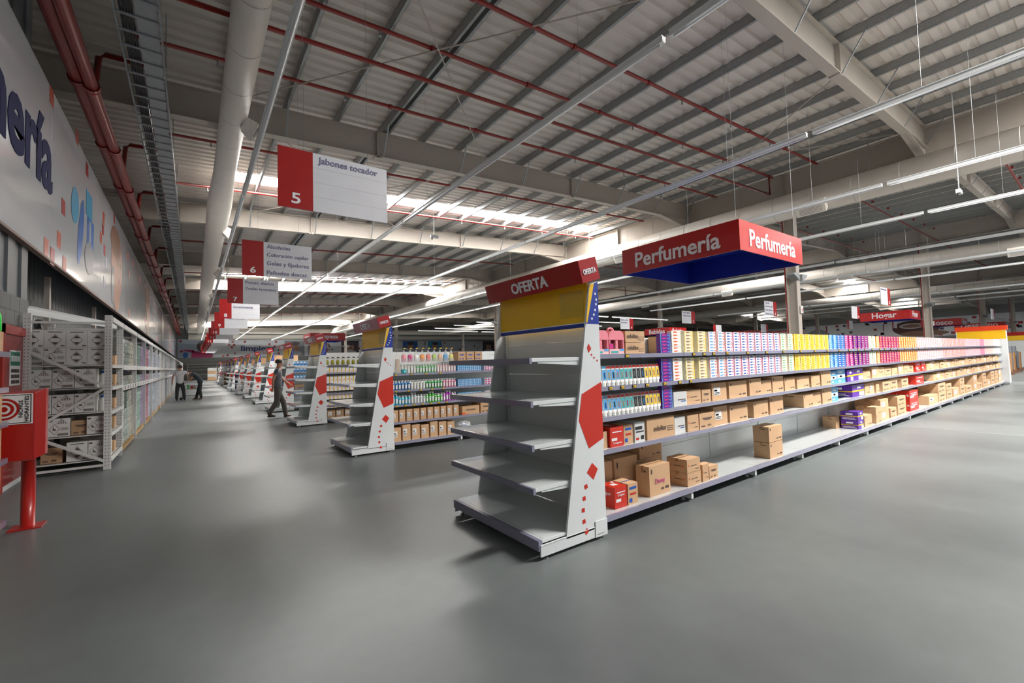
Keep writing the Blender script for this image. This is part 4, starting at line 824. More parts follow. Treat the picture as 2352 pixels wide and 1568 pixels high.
# back wall mural
t = thing('wall_mural', 'wide white mural on the back wall reading limpieza with a woman in a pink shirt', 'mural', (20, 84.9, 3.4)); Yb = 84.88
vb = mat('back_mural_vinyl', (.80, .81, .84), .4, var=.03)
MB().box(-1.85, 60, 84.9, 84.98, 3.40, 6.25).build('panel', [vb], t)
def elb(mb, x, z, rx, rz, m, dy=0, n=20): mb.poly([(x+rx*math.cos(2*math.pi*k/n), Yb-dy, z+rz*math.sin(2*math.pi*k/n)) for k in range(n)], m)
def sqb(mb, x, z, w, m, h=None): mb.box(x-w/2, x+w/2, Yb-.004, Yb, z-(h or w)/2, z+(h or w)/2, m)
mb = MB()
for x, z, m in ((-1.5, 6.0, 1), (-1.4, 4.4, 1), (5.3, 5.9, 0), (5.5, 5.4, 1), (4.8, 5.4, 0), (5.2, 5.0, 1), (7.0, 5.9, 1), (4.6, 3.7, 1), (4.0, 3.6, 0), (5.6, 4.0, 0), (10.6, 5.5, 1), (11.6, 5.9, 1), (11.4, 5.1, 1), (12, 5.1, 2), (12, 4.5, 2), (12, 3.9, 1), (17, 3.8, 1)): sqb(mb, x, z, .32, m)
for k in range(60): sqb(mb, R_.choice((19.5, 20.5, 24, 25, 26, 31, 33, 39, 43, 48, 52))+R_.uniform(-.9, .9), R_.uniform(3.6, 6.0), .25, k % 3)
mb.build('colour_squares', [mat('pale_orange_print', (.62, .22, .18), .4), mat('crimson_print', (.45, .02, .03), .4), mat('dark_print', (.06, .05, .09), .4)], t)
text('limpieza', '-y', (8.9, Yb-.01, 4.7), 4.9, t, mat('mural_navy', (.04, .05, .22), .4), height=1.15, bold=.03); text('vi', '-y', (29.5, Yb-.01, 4.1), 1.1, t, MATS['dark_print'], bold=.03)
mb = MB(); mb.box(-1.8, 2.6, Yb-.002, Yb+.01, 3.42, 6.1, 4); elb(mb, 1.3, 5.15, .80, .85, 1, .004); elb(mb, 1.5, 5.0, .55, .68, 0, .006); mb.poly([(-.2, Yb-.005, 3.42), (2.6, Yb-.005, 3.42), (2.6, Yb-.005, 3.9), (1.9, Yb-.005, 4.35), (1.0, Yb-.005, 4.35), (-.1, Yb-.005, 4.5)], 2); mb.poly([(-1.3, Yb-.005, 4.5), (-.9, Yb-.005, 4.7), (.2, Yb-.005, 4.6), (.2, Yb-.005, 4.2)], 2); elb(mb, -.9, 3.8, .35, .45, 3, .006)
mb.build('woman_picture', [mskin, mhair, mat('pink_shirt_print', (.50, .02, .14), .4), mblue, mat('pale_sky_print', (.45, .52, .62), .4)], t)
for x, m in ((14.5, 'mural_grey'), (18.3, 'mural_skin'), (24.0, 'mural_hair'), (36, 'mural_blue'), (41.5, 'mural_cyan'), (55, 'mural_hair')):
    mb = MB(); mb.box(x-1.6, x+1.6, Yb-.002, Yb+.01, 3.45, 6.1, 0); elb(mb, x, 4.9, .7, .9, 1, .004); elb(mb, x, 3.9, 1.2, .45, 2, .005); elb(mb, x+.1, 5.6, .7, .35, 3, .006)
    mb.build('picture', [MATS[m] if m != 'mural_skin' else mat('mural_rose', (.45, .30, .28), .4), mskin, mat('mural_white', (.6, .6, .62), .4), mhair], t)
# right wall mural
t = thing('wall_mural', 'pale mural with red squares and a coffee cup on the far right wall', 'mural', (XR-.1, 20, 4)); vb = MATS['back_mural_vinyl']
MB().box(XR-.08, XR-.02, -5, 60, 3.6, 6.8).build('panel', [vb], t); mb = MB(); Xr = XR-.085
for k in range(70):
    y = R_.uniform(4, 45); z = R_.uniform(3.8, 6.6); mb.box(Xr-.004, Xr, y-.25, y+.25, z-.2, z+.2, k % 2)
mb.build('colour_squares', [MATS['crimson_print'], MATS['dark_print']], t)
mb = MB()
for (y, z, ry, rz, m) in ((21, 5.2, 3.2, 1.4, 0), (21.5, 5.6, 1.7, .5, 1), (21.5, 5.6, 1.3, .32, 2), (20, 4.2, 3.3, .5, 2), (36, 4.8, 2, 1.2, 3), (12, 4.9, 2.5, 1.3, 1)): mb.poly([(Xr-.006-.001*m, y+ry*math.cos(2*math.pi*k/24), z+rz*math.sin(2*math.pi*k/24)) for k in range(24)], m)
mb.build('coffee_picture', [mat('dark_brown_print', (.10, .03, .03), .4), MATS['mural_white'], MATS['mural_brown'], mgrey], t)
# ================================================================ LEFT SIDE: DOOR, WALL, CABINET, RACKS
mb = MB(); mb.box(-2.35, -2.03, -4, 9.75, 0, 2.62, 0)
for k in range(1, 13): mb.box(-2.03, -2.028, -4, 9.75, k*.2, k*.2+.007, 1)
for k in range(34):
    for r in range(13): mb.box(-2.03, -2.0285, -3.9+k*.4+.2*(r % 2), -3.893+k*.4+.2*(r % 2), r*.2, r*.2+.2, 1)
for k in range(46): mb.box(-2.12, -2.06 if k % 2 else -2.09, -4+k*.3, -3.7+k*.3, 2.62, 8.2, 2)
struct(mb, 'wall_front', [mat('grey_block', (.20, .20, .195), .8, bump=.3), mat('block_mortar', (.12, .12, .12), .9), mat('grey_sheet', (.17, .18, .19), .45)])
mb = MB(); dr = mat('red_door_paint', (.28, .018, .014), .35, coat=.3); dfr = mat('red_frame_paint', (.36, .02, .012), .4)
mb.box(-2.03, -1.985, 8.45, 9.35, .04, 2.05, 0)
for y in (8.35, 9.35): mb.box(-2.03, -1.96, y, y+.10, 0, 2.17, 1)
mb.box(-2.03, -1.96, 8.35, 9.45, 2.05, 2.17, 1); mb.box(-1.985, -1.975, 8.5, 9.3, .0, .06, 2)
d1 = struct(mb, 'door_1', [dr, dfr, white]); MB().tube([(-1.96, 9.25, 1.0), (-1.93, 9.25, 1.0), (-1.93, 9.12, 1.0)], .012, 8).build('door_handle', [greysteel], d1, label='grey lever handle')
MB().box(-1.985, -1.955, 9.30, 9.33, 1.85, 1.97).build('hinge', [white], d1, label='pale hinge')
t = thing('notice_sheet', 'white and green notice sheet taped on the red door', 'notice', (-1.97, 8.95, 1.6)); mb = MB(); mb.box(-1.983, -1.98, 8.72, 9.17, 1.36, 1.84, 0); mb.box(-1.98, -1.979, 8.74, 9.15, 1.63, 1.82, 1); mb.build('sheet', [paper, mat('notice_green', (.02, .16, .10), .5)], t)
text('SEGURIDAD', '+x', (-1.9785, 8.945, 1.725), .36, t, wtx, height=.08); 
for k, s in enumerate(('MANTENGA', 'ESTE LUGAR', 'SIEMPRE LIBRE')): text(s, '+x', (-1.9785, 8.945, 1.56-.075*k), .34, t, inkd, height=.048)
# alarm bell, siren, camera on the wall end
t = thing('alarm_siren', 'round white and blue alarm siren on the grey wall above the rack corner', 'alarm', (-1.98, 9.6, 2.25)); MB().tube([(-2.03, 9.62, 2.28), (-1.93, 9.62, 2.28)], .11, 16).build('housing', [white], t, True); MB().tube([(-1.93, 9.62, 2.26), (-1.86, 9.62, 2.26)], [.08, .07], 14).build('horn', [black], t, True)
single(MB().box(-2.0, -1.86, 9.45, 9.53, 2.0, 2.15), 'alarm_box', 'small red alarm box beside the siren', 'alarm', [mat('red_box', (.45, .02, .015), .4)], (-1.93, 9.5, 2.07))
single(MB().prism([(-2.03, 9.7, 2.42), (-1.3, 12.5, 2.42), (-1.3, 12.5, 2.5), (-2.03, 9.7, 2.52)], (-.02, .18, .05)), 'wall_gutter', 'white sloping cover strip on the wall behind the rack top', 'cover', [white], (-1.7, 11, 2.46))
# white posts and rails in the dark recess behind the mural
for i in range(14):
    single(MB().box(-2.42, -2.34, 12.6+5.2*i, 12.72+5.2*i, 0, 3.46), 'wall_post', 'white wall post in the dark recess below the mural, %s from the door' % ORDN[i], 'post', [cream], (-2.38, 12.66+5.2*i, 0), 'wall posts below the mural')
# hydrant cabinet
t = thing('hydrant_cabinet_stand', 'red post with a red hydrant cabinet and white NICHOS HIDRANTES plate', 'hydrant cabinet', (-1.315, 6.41, 0))
rp_ = mat('signal_red', (.40, .008, .004), .35, coat=.3)
MB().tube([(-1.315, 6.41, 0), (-1.315, 6.41, .66)], .052, 20).build('post', [rp_], t, True); mb = MB(); mb.prism([(-1.43, 6.30, 0), (-1.20, 6.30, 0), (-1.20, 6.52, 0), (-1.43, 6.52, 0)], (0, 0, .012)); mb.build('base_plate', [rp_], t)
mb = MB(); mb.prism([(-1.62, 6.36, .66), (-1.27, 6.36, .66), (-1.20, 6.40, .70), (-1.20, 6.50, .70), (-1.62, 6.50, .66)], (0, 0, .66)); mb.build('cabinet', [rp_], t, bev=.006)
mb = MB(); mb.box(-1.60, -1.282, 6.354, 6.36, 1.02, 1.318, 0)
for a, b, c, d in ((-1.595, -1.292, 1.03, 1.036), (-1.595, -1.292, 1.302, 1.308), (-1.298, -1.292, 1.03, 1.308), (-1.595, -1.589, 1.03, 1.308)): mb.box(a, b, 6.352, 6.354, c, d, 1)
for r0, r1 in ((.105, .085), (.068, .045), (.025, 0)):
    for k in range(24):
        a, b = 2*math.pi*k/24, 2*math.pi*(k+1)/24; cx, cz = -1.475, 1.17
        mb.poly([(cx+r0*math.cos(a), 6.352, cz+r0*math.sin(a)), (cx+r0*math.cos(b), 6.352, cz+r0*math.sin(b)), (cx+r1*math.cos(b), 6.352, cz+r1*math.sin(b)), (cx+r1*math.cos(a), 6.352, cz+r1*math.sin(a))], 2)
pl = mb.build('plate', [paper, black, rp_], t)
for s, x in (('NICHOS', -1.362), ('HIDRANTES', -1.322)):
    o = text(s, '-y', (0, 0, 0), .25 if len(s) > 6 else .165, pl, black, height=.028, bold=.01); me, x0, x1, y0, y1 = textmesh(s, .01, black, .004)
    sx = (.25 if len(s) > 6 else .165)/(x1-x0); sy = .028/(y1-y0)
    o.matrix_local = Matrix.Translation(Vector((x, 6.3505, 1.17))-ORG) @ Matrix.Rotation(-math.pi/2, 4, 'Y') @ Matrix.Rotation(math.pi/2, 4, 'X') @ Matrix.Diagonal((sx, sy, .4, 1)) @ Matrix.Translation(Vector((-(x0+x1)/2, -(y0+y1)/2, 0)))
# shelf end at the far left edge of the frame
t = thing('shelf_end', 'white shelf end at the left edge of the view beside the hydrant post', 'shelf', (-1.7, 5.9, 0))
for z in (.15, .72, 1.06, 1.38, 1.71):
    sh = MB().box(-1.98, -1.445, 5.3, 6.16, z-.03, z).build('shelf', shelfw, t); MB().box(-1.445, -1.40, 5.3, 6.16, z-.04, z+.01).build('price_rail', rail, sh)
MB().box(-2.0, -1.98, 5.3, 6.16, 0, 1.98).build('back_panel', shelfw, t); MB().box(-1.55, -1.45, 6.10, 6.14, 0, .12).build('foot', white, t)
GC = [card, tape, mat('green_ink', (.04, .16, .04), .6), paper, inkd]
for i, (z, h, n) in enumerate(((.15, .52, 1), (.72, .30, 1), (1.06, .26, 1), (1.71, .20, 1))):
    carton(-1.72, -1.43, z, h, 5.95, .18, 3, 'brown carton with green print, %s shelf up at the left edge' % ORDN[i], 'green printed cartons at the left edge', mats=GC, deco=[('f', .6, .9, .1, .25, 2), ('f', .1, .9, .75, .78, 4), ('f', .1, .9, .6, .62, 4), ('f', .1, .9, .45, .47, 4), ('t', 0, 1, .4, .6, 1)])
for i in range(4):
    t = thing('juice_bottle', 'white bottle with green cap and orange label at the left edge, %s' % ORDN[i], 'bottle', (-1.66+i*.062, 6.0, 1.38), 'orange labelled bottles')
    MB().lathe([(.026, 1.38), (.028, 1.39), (.028, 1.60), (.014, 1.63)], 12, (-1.66+i*.062, 6.0)).build('body', [wsoft], t, True); MB().lathe([(.0285, 1.42), (.0285, 1.50), (.0285, 1.54)], 12, (-1.66+i*.062, 6.0), [0, 1, 1]).build('label', [org, yel], t, True); MB().lathe([(.015, 1.63), (.015, 1.655)], 10, (-1.66+i*.062, 6.0)).build('cap', [grn], t, True)
gl = mat('green_liquid_bright', (.02, .75, .06), .1, coat=.8)
for i in range(4): single(MB().lathe([(.03, 1.91), (.032, 1.92), (.03, 2.04), (.02, 2.09)], 10, (-1.62+i*.055, 6.03)), 'green_bottle', 'bright green bottle on top of the carton at the left edge', 'bottle', [gl], (-1.62+i*.055, 6.03, 1.91), 'bright green bottles', smooth=True)
single(MB().prism([(-1.68, 5.95, 2.09), (-1.41, 5.95, 2.09), (-1.5, 5.95, 2.16), (-1.68, 5.95, 2.18)], (0, .16, 0)), 'plastic_wrap', 'crumpled white film on top of the bright green bottles', 'film', [film], (-1.55, 6, 2.1))
# pallet racking
rk = mat('white_rack_paint', (.62, .62, .60), .4); hole = mat('rack_hole', (.08, .08, .08), .8)
UP = [9.3, 10.65]+[13.1+2.47*i for i in range(25)]
def upright_frame(y, i):
    t = thing('rack_upright', 'white perforated rack upright frame, %s from the near end' % (ORDN[i] if i < 20 else ORDN[i-20]+' after twenty'), 'rack', (-1.5, y, 0), 'rack uprights')
    for x in (-1.08, -1.96):
        mb = MB(); mb.box(x-.035, x+.05, y, y+.06, 0, 2.40, 0)
        if i < 4:
            for k in range(46):
                z = .06+k*.05
                for dx in (-.012, .026): mb.box(x+dx-.005, x+dx+.005, y-.001, y, z, z+.012, 1)
                if x > -1.5: mb.box(x+.05, x+.051, y+.022, y+.034, z, z+.012, 1)
        mb.build('post', [rk, hole], t)
    if i < 6:
        zs = [(.07, .0), (2.27, 0)]
        for z, _ in zs: MB().bar((-1.93, y+.02, z), (-1.1, y+.02, z), .03, .035).build('crossbar', [rk], t)
        for a, b in ((1.84, 1.28), (.66, 1.26), (.62, .13)): MB().bar((-1.93, y+.015, a), (-1.1, y+.015, b), .03, .04).build('diagonal_brace', [rk], t)
for i, y in enumerate(UP): upright_frame(y, i)
for i, (a, b) in enumerate(zip(UP, UP[1:])):
    t = thing('rack_bay_beams', 'white rack beams and decks of the %s bay from the near end' % (ORDN[i] if i < 20 else ORDN[i-20]+' after twenty'), 'rack', (-1.5, (a+b)/2, 0), 'rack bays')
    lv = (.16, .55, .89, 1.27, 1.62) if i == 0 else (1.22, 1.60)
    for z in lv:
        MB().box(-1.06, -1.02, a+.06, b, z-.06 if i else z-.05, z+.03 if i else z).build('beam', [rk], t); MB().box(-1.95, -1.05, a+.03, b+.03, z-.012, z+.0).build('deck', [rk], t)
        if z < 1.3 and 0 < i < 8: parts('price_tag', MB().box(0, .004, -.03, .03, -.035, .035), [black], t, [(-1.02, a+.3+k*.45, z-.01) for k in range(5)], False)
    MB().box(-1.06, -1.02, a+.06, b, 2.30, 2.38).build('top_beam', [rk], t)
# white hazard cartons at the rack end
HD = [('f', .04, .18, .84, .92, 2), ('f', .55, .95, .07, .16, 2), ('f', .6, .9, .09, .14, 0), ('f', .6, .95, .35, .37, 2), ('f', .62, .95, .42, .44, 2), ('f', .65, .95, .28, .30, 2), ('t', 0, 1, .45, .55, 1)]
def hazard(style, w, h):
    mb = MB(); mb.box(-w/2, w/2, 0, .34, 0, h, 0); e = -.002
    def q(pts, m=2): mb.poly([(-w/2+u*w, e, v*h) for u, v in pts], m)
    def ln(u0, v0, u1, v1, t_=.012):
        dx, dy = (u1-u0)*w, (v1-v0)*h; L = math.hypot(dx, dy); nx, ny = -dy/L*.0022, dx/L*.0022
        mb.poly([(-w/2+u0*w+nx, e, v0*h+ny), (-w/2+u0*w-nx, e, v0*h-ny), (-w/2+u1*w-nx, e, v1*h-ny), (-w/2+u1*w+nx, e, v1*h+ny)][::-1], 2)
    if style == 0:
        q([(.5, .72), (.34, .55), (.66, .55)][::-1]); q([(.34, .32), (.66, .32), (.5, .16)][::-1])
        for a in ((.5, .78, .22, .44), (.5, .78, .78, .44), (.5, .10, .22, .44), (.5, .10, .78, .44)): ln(*a)
        q([(.18, .88), (.82, .88), (.82, .92), (.18, .92)]); q([(.76, .08), (.95, .08), (.95, .14), (.76, .14)])
    else:
        for k in range(5): u = .46+k*.08; q([(u, .70), (u+.03, .70), (u+.03, .92-.08*abs(k-2)), (u, .92-.08*abs(k-2))])
        for a in ((.62, .98, .4, .70), (.62, .98, .88, .70), (.3, .70, .05, .42), (.3, .70, .55, .42), (.3, .14, .05, .42), (.3, .14, .55, .42)): ln(*a)
        q([(.22, .36), (.40, .36), (.36, .42), (.28, .44), (.27, .54), (.23, .52)]); q([(.04, .84), (.2, .84), (.2, .92), (.04, .92)])
        for v in (.48, .42, .36): q([(.6, v), (.93, v), (.93, v+.02), (.6, v+.02)])
        q([(.42, .06), (.93, .06), (.93, .18), (.42, .18)]); mb.poly([(-w/2+u*w, e-.001, v*h) for u, v in [(.44, .08), (.46, .08), (.46, .16), (.44, .16)]], 0)
        for k in range(10): mb.poly([(-w/2+(.47+k*.045+a)*w, e-.001, v*h) for a, v in [(0, .08), (.012, .08), (.012, .16), (0, .16)]], 0)
    return mb.mesh('hazard_carton', [wcart, tape, inkd], (0, 0, 0))
hz = {}
for s in (0, 1):
    for h in (.262, .285, .27): hz[s, h] = hazard(s, .232, h)
HZ = 'white hazard cartons at the rack end'; rn = ['top row', 'second row', 'third row', 'fourth row', 'fifth row', 'bottom row']
for r, (z, h, xs, st) in enumerate(((1.895, .262, (-1.91, -1.675, -1.44, -1.205), (0, 0, 0, 0)), (1.63, .262, (-1.91, -1.675, -1.44, -1.205), (1, 1, 0, 0)), (1.28, .285, (-1.82, -1.58, -1.34), (1, 1, 1)), (.90, .285, (-1.82, -1.58, -1.34), (1, 1, 1)), (.56, .27, (-1.86, -1.62, -1.20), (1, 1, 1)), (.17, .285, (-1.42, -1.18), (0, 1)))):
    for k, (x, s) in enumerate(zip(xs, st)): place(hz[s, h], 'hazard_carton', (x, 9.38, z), 'white carton with black %s marks, %s, %s from the left' % (('diamond', 'warning')[s], rn[r], ORDN[k]), 'box', HZ)
for k, (x, z) in enumerate(((-1.70, .17), (-1.38, .56))): carton(x-.12, x+.12, z, .22, 9.42, .3, 3, 'dim brown carton with a bottle mark among the white cartons, %s' % ('bottom row', 'fifth row')[k], 'brown cartons at the rack end', mats=[card2, tape, inkd, paper, inkr])
for k, (x, z) in enumerate(((-1.15, 1.28), (-1.16, .90))):
    t = thing('bleach_bottle', 'white bottle with blue cap on the %s of the rack end' % ('third row', 'fourth row')[k], 'bottle', (x, 9.5, z), 'white blue capped bottles'); MB().lathe([(.045, z), (.047, z+.01), (.047, z+.16), (.02, z+.21)], 12, (x, 9.5)).build('body', [wsoft], t, True); MB().lathe([(.022, z+.21), (.022, z+.245)], 10, (x, 9.5)).build('cap', [dbl], t, True)
for k, z in enumerate((.17, .56, .90, 1.28, 1.63)): carton(-.3, .0, z, .16+.03*(k % 2), 10.1, .25, 0, 'brown carton seen through the rack side opening, %s level up' % ORDN[k], 'cartons in the first rack bay').location.x = -1.22
# wrapped stock in the racking
pk = [[(.45, .46, .44), (.30, .38, .30), (.50, .47, .36)], [(.45, .44, .46), (.22, .42, .30), (.34, .24, .42)], [(.10, .22, .48), (.50, .10, .16), (.42, .46, .54)], [(.12, .24, .50), (.50, .52, .56), (.36, .44, .56)], [(.28, .34, .55), (.40, .45, .58), (.50, .52, .56)], [(.55, .54, .52), (.40, .25, .13), (.46, .48, .52)]]
plw = mat('pallet_wood', (.42, .27, .12), .8, var=.15)
pme = {}
def packmesh(c, w, h):
    key = (c, w, h)
    if key in pme: return pme[key]
    m = mat('wrap_%d%d%d' % (c[0]*100, c[1]*100, c[2]*100), tuple(v*.72 for v in c), .25, coat=.4, var=.5, scale=22); m2 = mat('wrapb_%d%d%d' % (c[0]*100, c[1]*100, c[2]*100), tuple(min(1, x*1.15+.02) for x in c), .25, coat=.4, var=.5, scale=24)
    mb = MB(); mb.box(-.75, 0, -w/2+.01, w/2-.01, 0, h-.006, 0); rr = random.Random(int(c[0]*1000+h*100))
    n = max(2, int(h/.09))
    for k in range(n):
        for q in range(3): y = -w/2+.02+q*(w-.04)/3; mb.box(0, .006, y+.006, y+(w-.04)/3-.006, k*h/n+.006, (k+1)*h/n-.008, rr.choice((0, 1, 1)))
        mb.box(.006, .007, -w*.3, -w*.1, k*h/n+.02, k*h/n+.05, 2)
    pme[key] = mb.mesh('wrapped_stock', [m, m2, mat('pack_ink', (.08, .10, .22), .5)], (0, 0, 0)); return pme[key]
def rack_pallet(y, i):
    t = thing('pallet', 'wooden pallet under the %s rack bay' % ORDN[i % 20]+(' after twenty' if i > 19 else ''), 'pallet', (-1.5, y, 0), 'pallets in the racking')
    for k in range(3): MB().box(-2.0+k*.42, -1.9+k*.42, y-1.1, y+1.1, .02, .09).build('bearer', [plw], t)
    mb = MB()
    for k in range(9): mb.box(-2.0, -1.04, y-1.1+k*.26, y-1.0+k*.26, .09, .11)
    mb.build('deck_boards', [plw], t)
NW = 0; wrest = MB(); wm = []
for i, (a, b) in enumerate(zip(UP[1:], UP[2:])):
    if i < 22: rack_pallet((a+b)/2+.03, i)
    pal = pk[min(i, 2) if i < 3 else (3 + i % 3)]; n = 6 if i < 5 else 3; w = (b-a-.1)/n
    for lvl, (z, rows, h) in enumerate(((.11, 3, .335), (1.235, 1, .20), (1.61, 2, .27))):
        for r in range(rows):
            for k in range(n):
                c = pal[(k*len(pal)//n) % 3]; hh = h
                if n == 6 and lvl == 0 and (i, k) in ((0, 2), (0, 5)) and r == 2: continue
                NW += 1
                if NW > 300:
                    me_ = packmesh(c, round(w, 3), hh)
                    for mm in me_.materials:
                        if mm not in wm: wm.append(mm)
                    for pg in me_.polygons: wrest.poly([(me_.vertices[v].co.x-1.09, me_.vertices[v].co.y+a+.09+w*(k+.5), me_.vertices[v].co.z+z+r*h) for v in pg.vertices], wm.index(me_.materials[pg.material_index]))
                    continue
                place(packmesh(c, round(w, 3), hh), 'wrapped_stock', (-1.09, a+.09+w*(k+.5), z+r*h), 'film wrapped goods in the %s rack bay, %s level' % (ORDN[(i+1) % 20]+(' after twenty' if i > 18 else ''), ORDN[lvl]), 'wrapped goods', 'wrapped goods in the racking')
single(wrest, 'wrapped_stock', 'film wrapped goods filling the racking bays towards the back wall', 'wrapped goods', wm, (-1.5, 60, .1), kind='stuff')
# rack frame along the back wall
t = thing('back_wall_rack', 'white post and rail racking along the back wall', 'rack', (15, 83.5, 0))
parts('post', MB().box(-.06, .06, -.06, .06, 0, 2.35), [rk], t, [(-.6+3.7*k, 82.8, 0) for k in range(10)], False)
for z in (.75, 1.45, 1.9, 2.3): MB().box(-.7, 34, 82.75, 82.85, z, z+.09).build('rail', [rk], t)
# ================================================================ PALLETS, CRATES, TABLES
def crate(x, y, z, i, m, lab):
    mb = MB(); w, d, h = .58, .38, .2
    for a, b, c, e in ((x-w/2, x-w/2+.02, y, y+d), (x+w/2-.02, x+w/2, y, y+d), (x-w/2, x+w/2, y, y+.02), (x-w/2, x+w/2, y+d-.02, y+d)): mb.box(a, b, c, e, z, z+.06); mb.box(a, b, c, e, z+h-.06, z+h)
    for a in (-.27, -.1, .1, .27): mb.box(x+a-.03, x+a+.03, y, y+.02, z, z+h)
    mb.box(x-w/2, x+w/2, y, y+d, z, z+.012)
    single(mb, 'plastic_crate', lab, 'crate', [m], (x, y, z), 'stacked blue crates')
nb = mat('navy_plastic', (.015, .045, .14), .4)
for sx in range(2):
    for k in range(6): crate(2.62+sx*.64, 34.9, .02+k*.2, k, nb, 'navy blue plastic crate, %s stack, %s from the floor' % (('left', 'right')[sx], ORDN[k]))
def wood_pallet(x, y, z, lab, grp):
    t = thing('pallet', lab, 'pallet', (x, y, z), grp)
    for k in range(3): MB().box(x-.55+k*.5, x-.45+k*.5, y, y+1.0, z+.02, z+.1).build('bearer', [plw], t)
    mb = MB()
    for k in range(7): mb.box(x-.55, x+.55, y+k*.15, y+.1+k*.15, z+.1, z+.12); 
    mb.box(x-.55, x+.55, y, y+.1, z, z+.02); mb.box(x-.55, x+.55, y+.9, y+1, z, z+.02); mb.build('deck_boards', [plw], t)
for k in range(8): wood_pallet(2.75, 44.6, k*.125, 'wooden pallet in the pile behind the navy crates, %s from the floor' % ORDN[k], 'pile of wooden pallets')
for sx in range(2):
    wood_pallet(2.1+sx*1.2, 70.5, 0, 'wooden pallet under the wrapped stacks near the back wall, %s' % ('left', 'right')[sx], 'pallets near the back wall')
    for k in range(4): single(MB().box(1.6+sx*1.2, 2.6+sx*1.2, 70.6, 71.4, .125+k*.4, .515+k*.4), 'wrapped_stack', 'pale wrapped carton pile near the back wall, %s column, %s up' % (('left', 'right')[sx], ORDN[k]), 'wrapped goods', [wcart if k % 2 else card], (2.1+sx*1.2, 71, .125+k*.4), 'wrapped stacks near the back wall')
wood = mat('table_wood', (.42, .20, .07), .5, var=.2, stretch=(1, 1, .1))
for i, (x, y) in enumerate(((35, 3.55), (37.2, 3.6), (39.4, 3.65), (42.5, 3.7), (45, 3.5))):
    t = thing('checkout_panel', 'tall brown wooden panel beyond the far shelf end, %s from the left' % ORDN[i], 'wooden panel', (x, y, 0), 'brown wooden panels at the far right'); MB().box(x-.3, x+.3, y-.02, y+.02, .08, 1.12).build('board', [wood], t); MB().box(x-.4, x+.4, y-.25, y+.25, 0, .08).build('base', [mat('dark_base', (.15, .07, .04), .5)], t)
for i in range(4):
    single(MB().box(38+i*1.6, 39.4+i*1.6, 3.9, 4.5, 1.15, 1.16).box(38+i*1.6, 39.4+i*1.6, 3.9, 4.5, 0, 1.15).box(38.2+i*1.6, 39+i*1.6, 3.95, 4.3, 1.16, 1.5), 'display_table', 'grey display block behind the wooden panels, %s from the left' % ORDN[i], 'display', [mgrey], (38.7+i*1.6, 4.2, 0), 'display blocks at the far right')
for i in range(3):
    x = 48+i*5; t = thing('offer_end_stand', 'distant red and yellow header stand at the far right, %s' % ORDN[i], 'display stand', (x, 4.2+.6*i, 0), 'distant offer stands'); MB().box(x, x+.5, 3.5+.6*i, 5.2+.6*i, 0, 1.9).build('body', [white], t); MB().box(x-.02, x+.5, 3.5+.6*i, 5.2+.6*i, 1.9, 2.25).build('header_board', [yel], t); MB().box(x-.05, x+.5, 3.4+.6*i, 5.3+.6*i, 2.25, 2.5).build('header_sign', [redp], t)
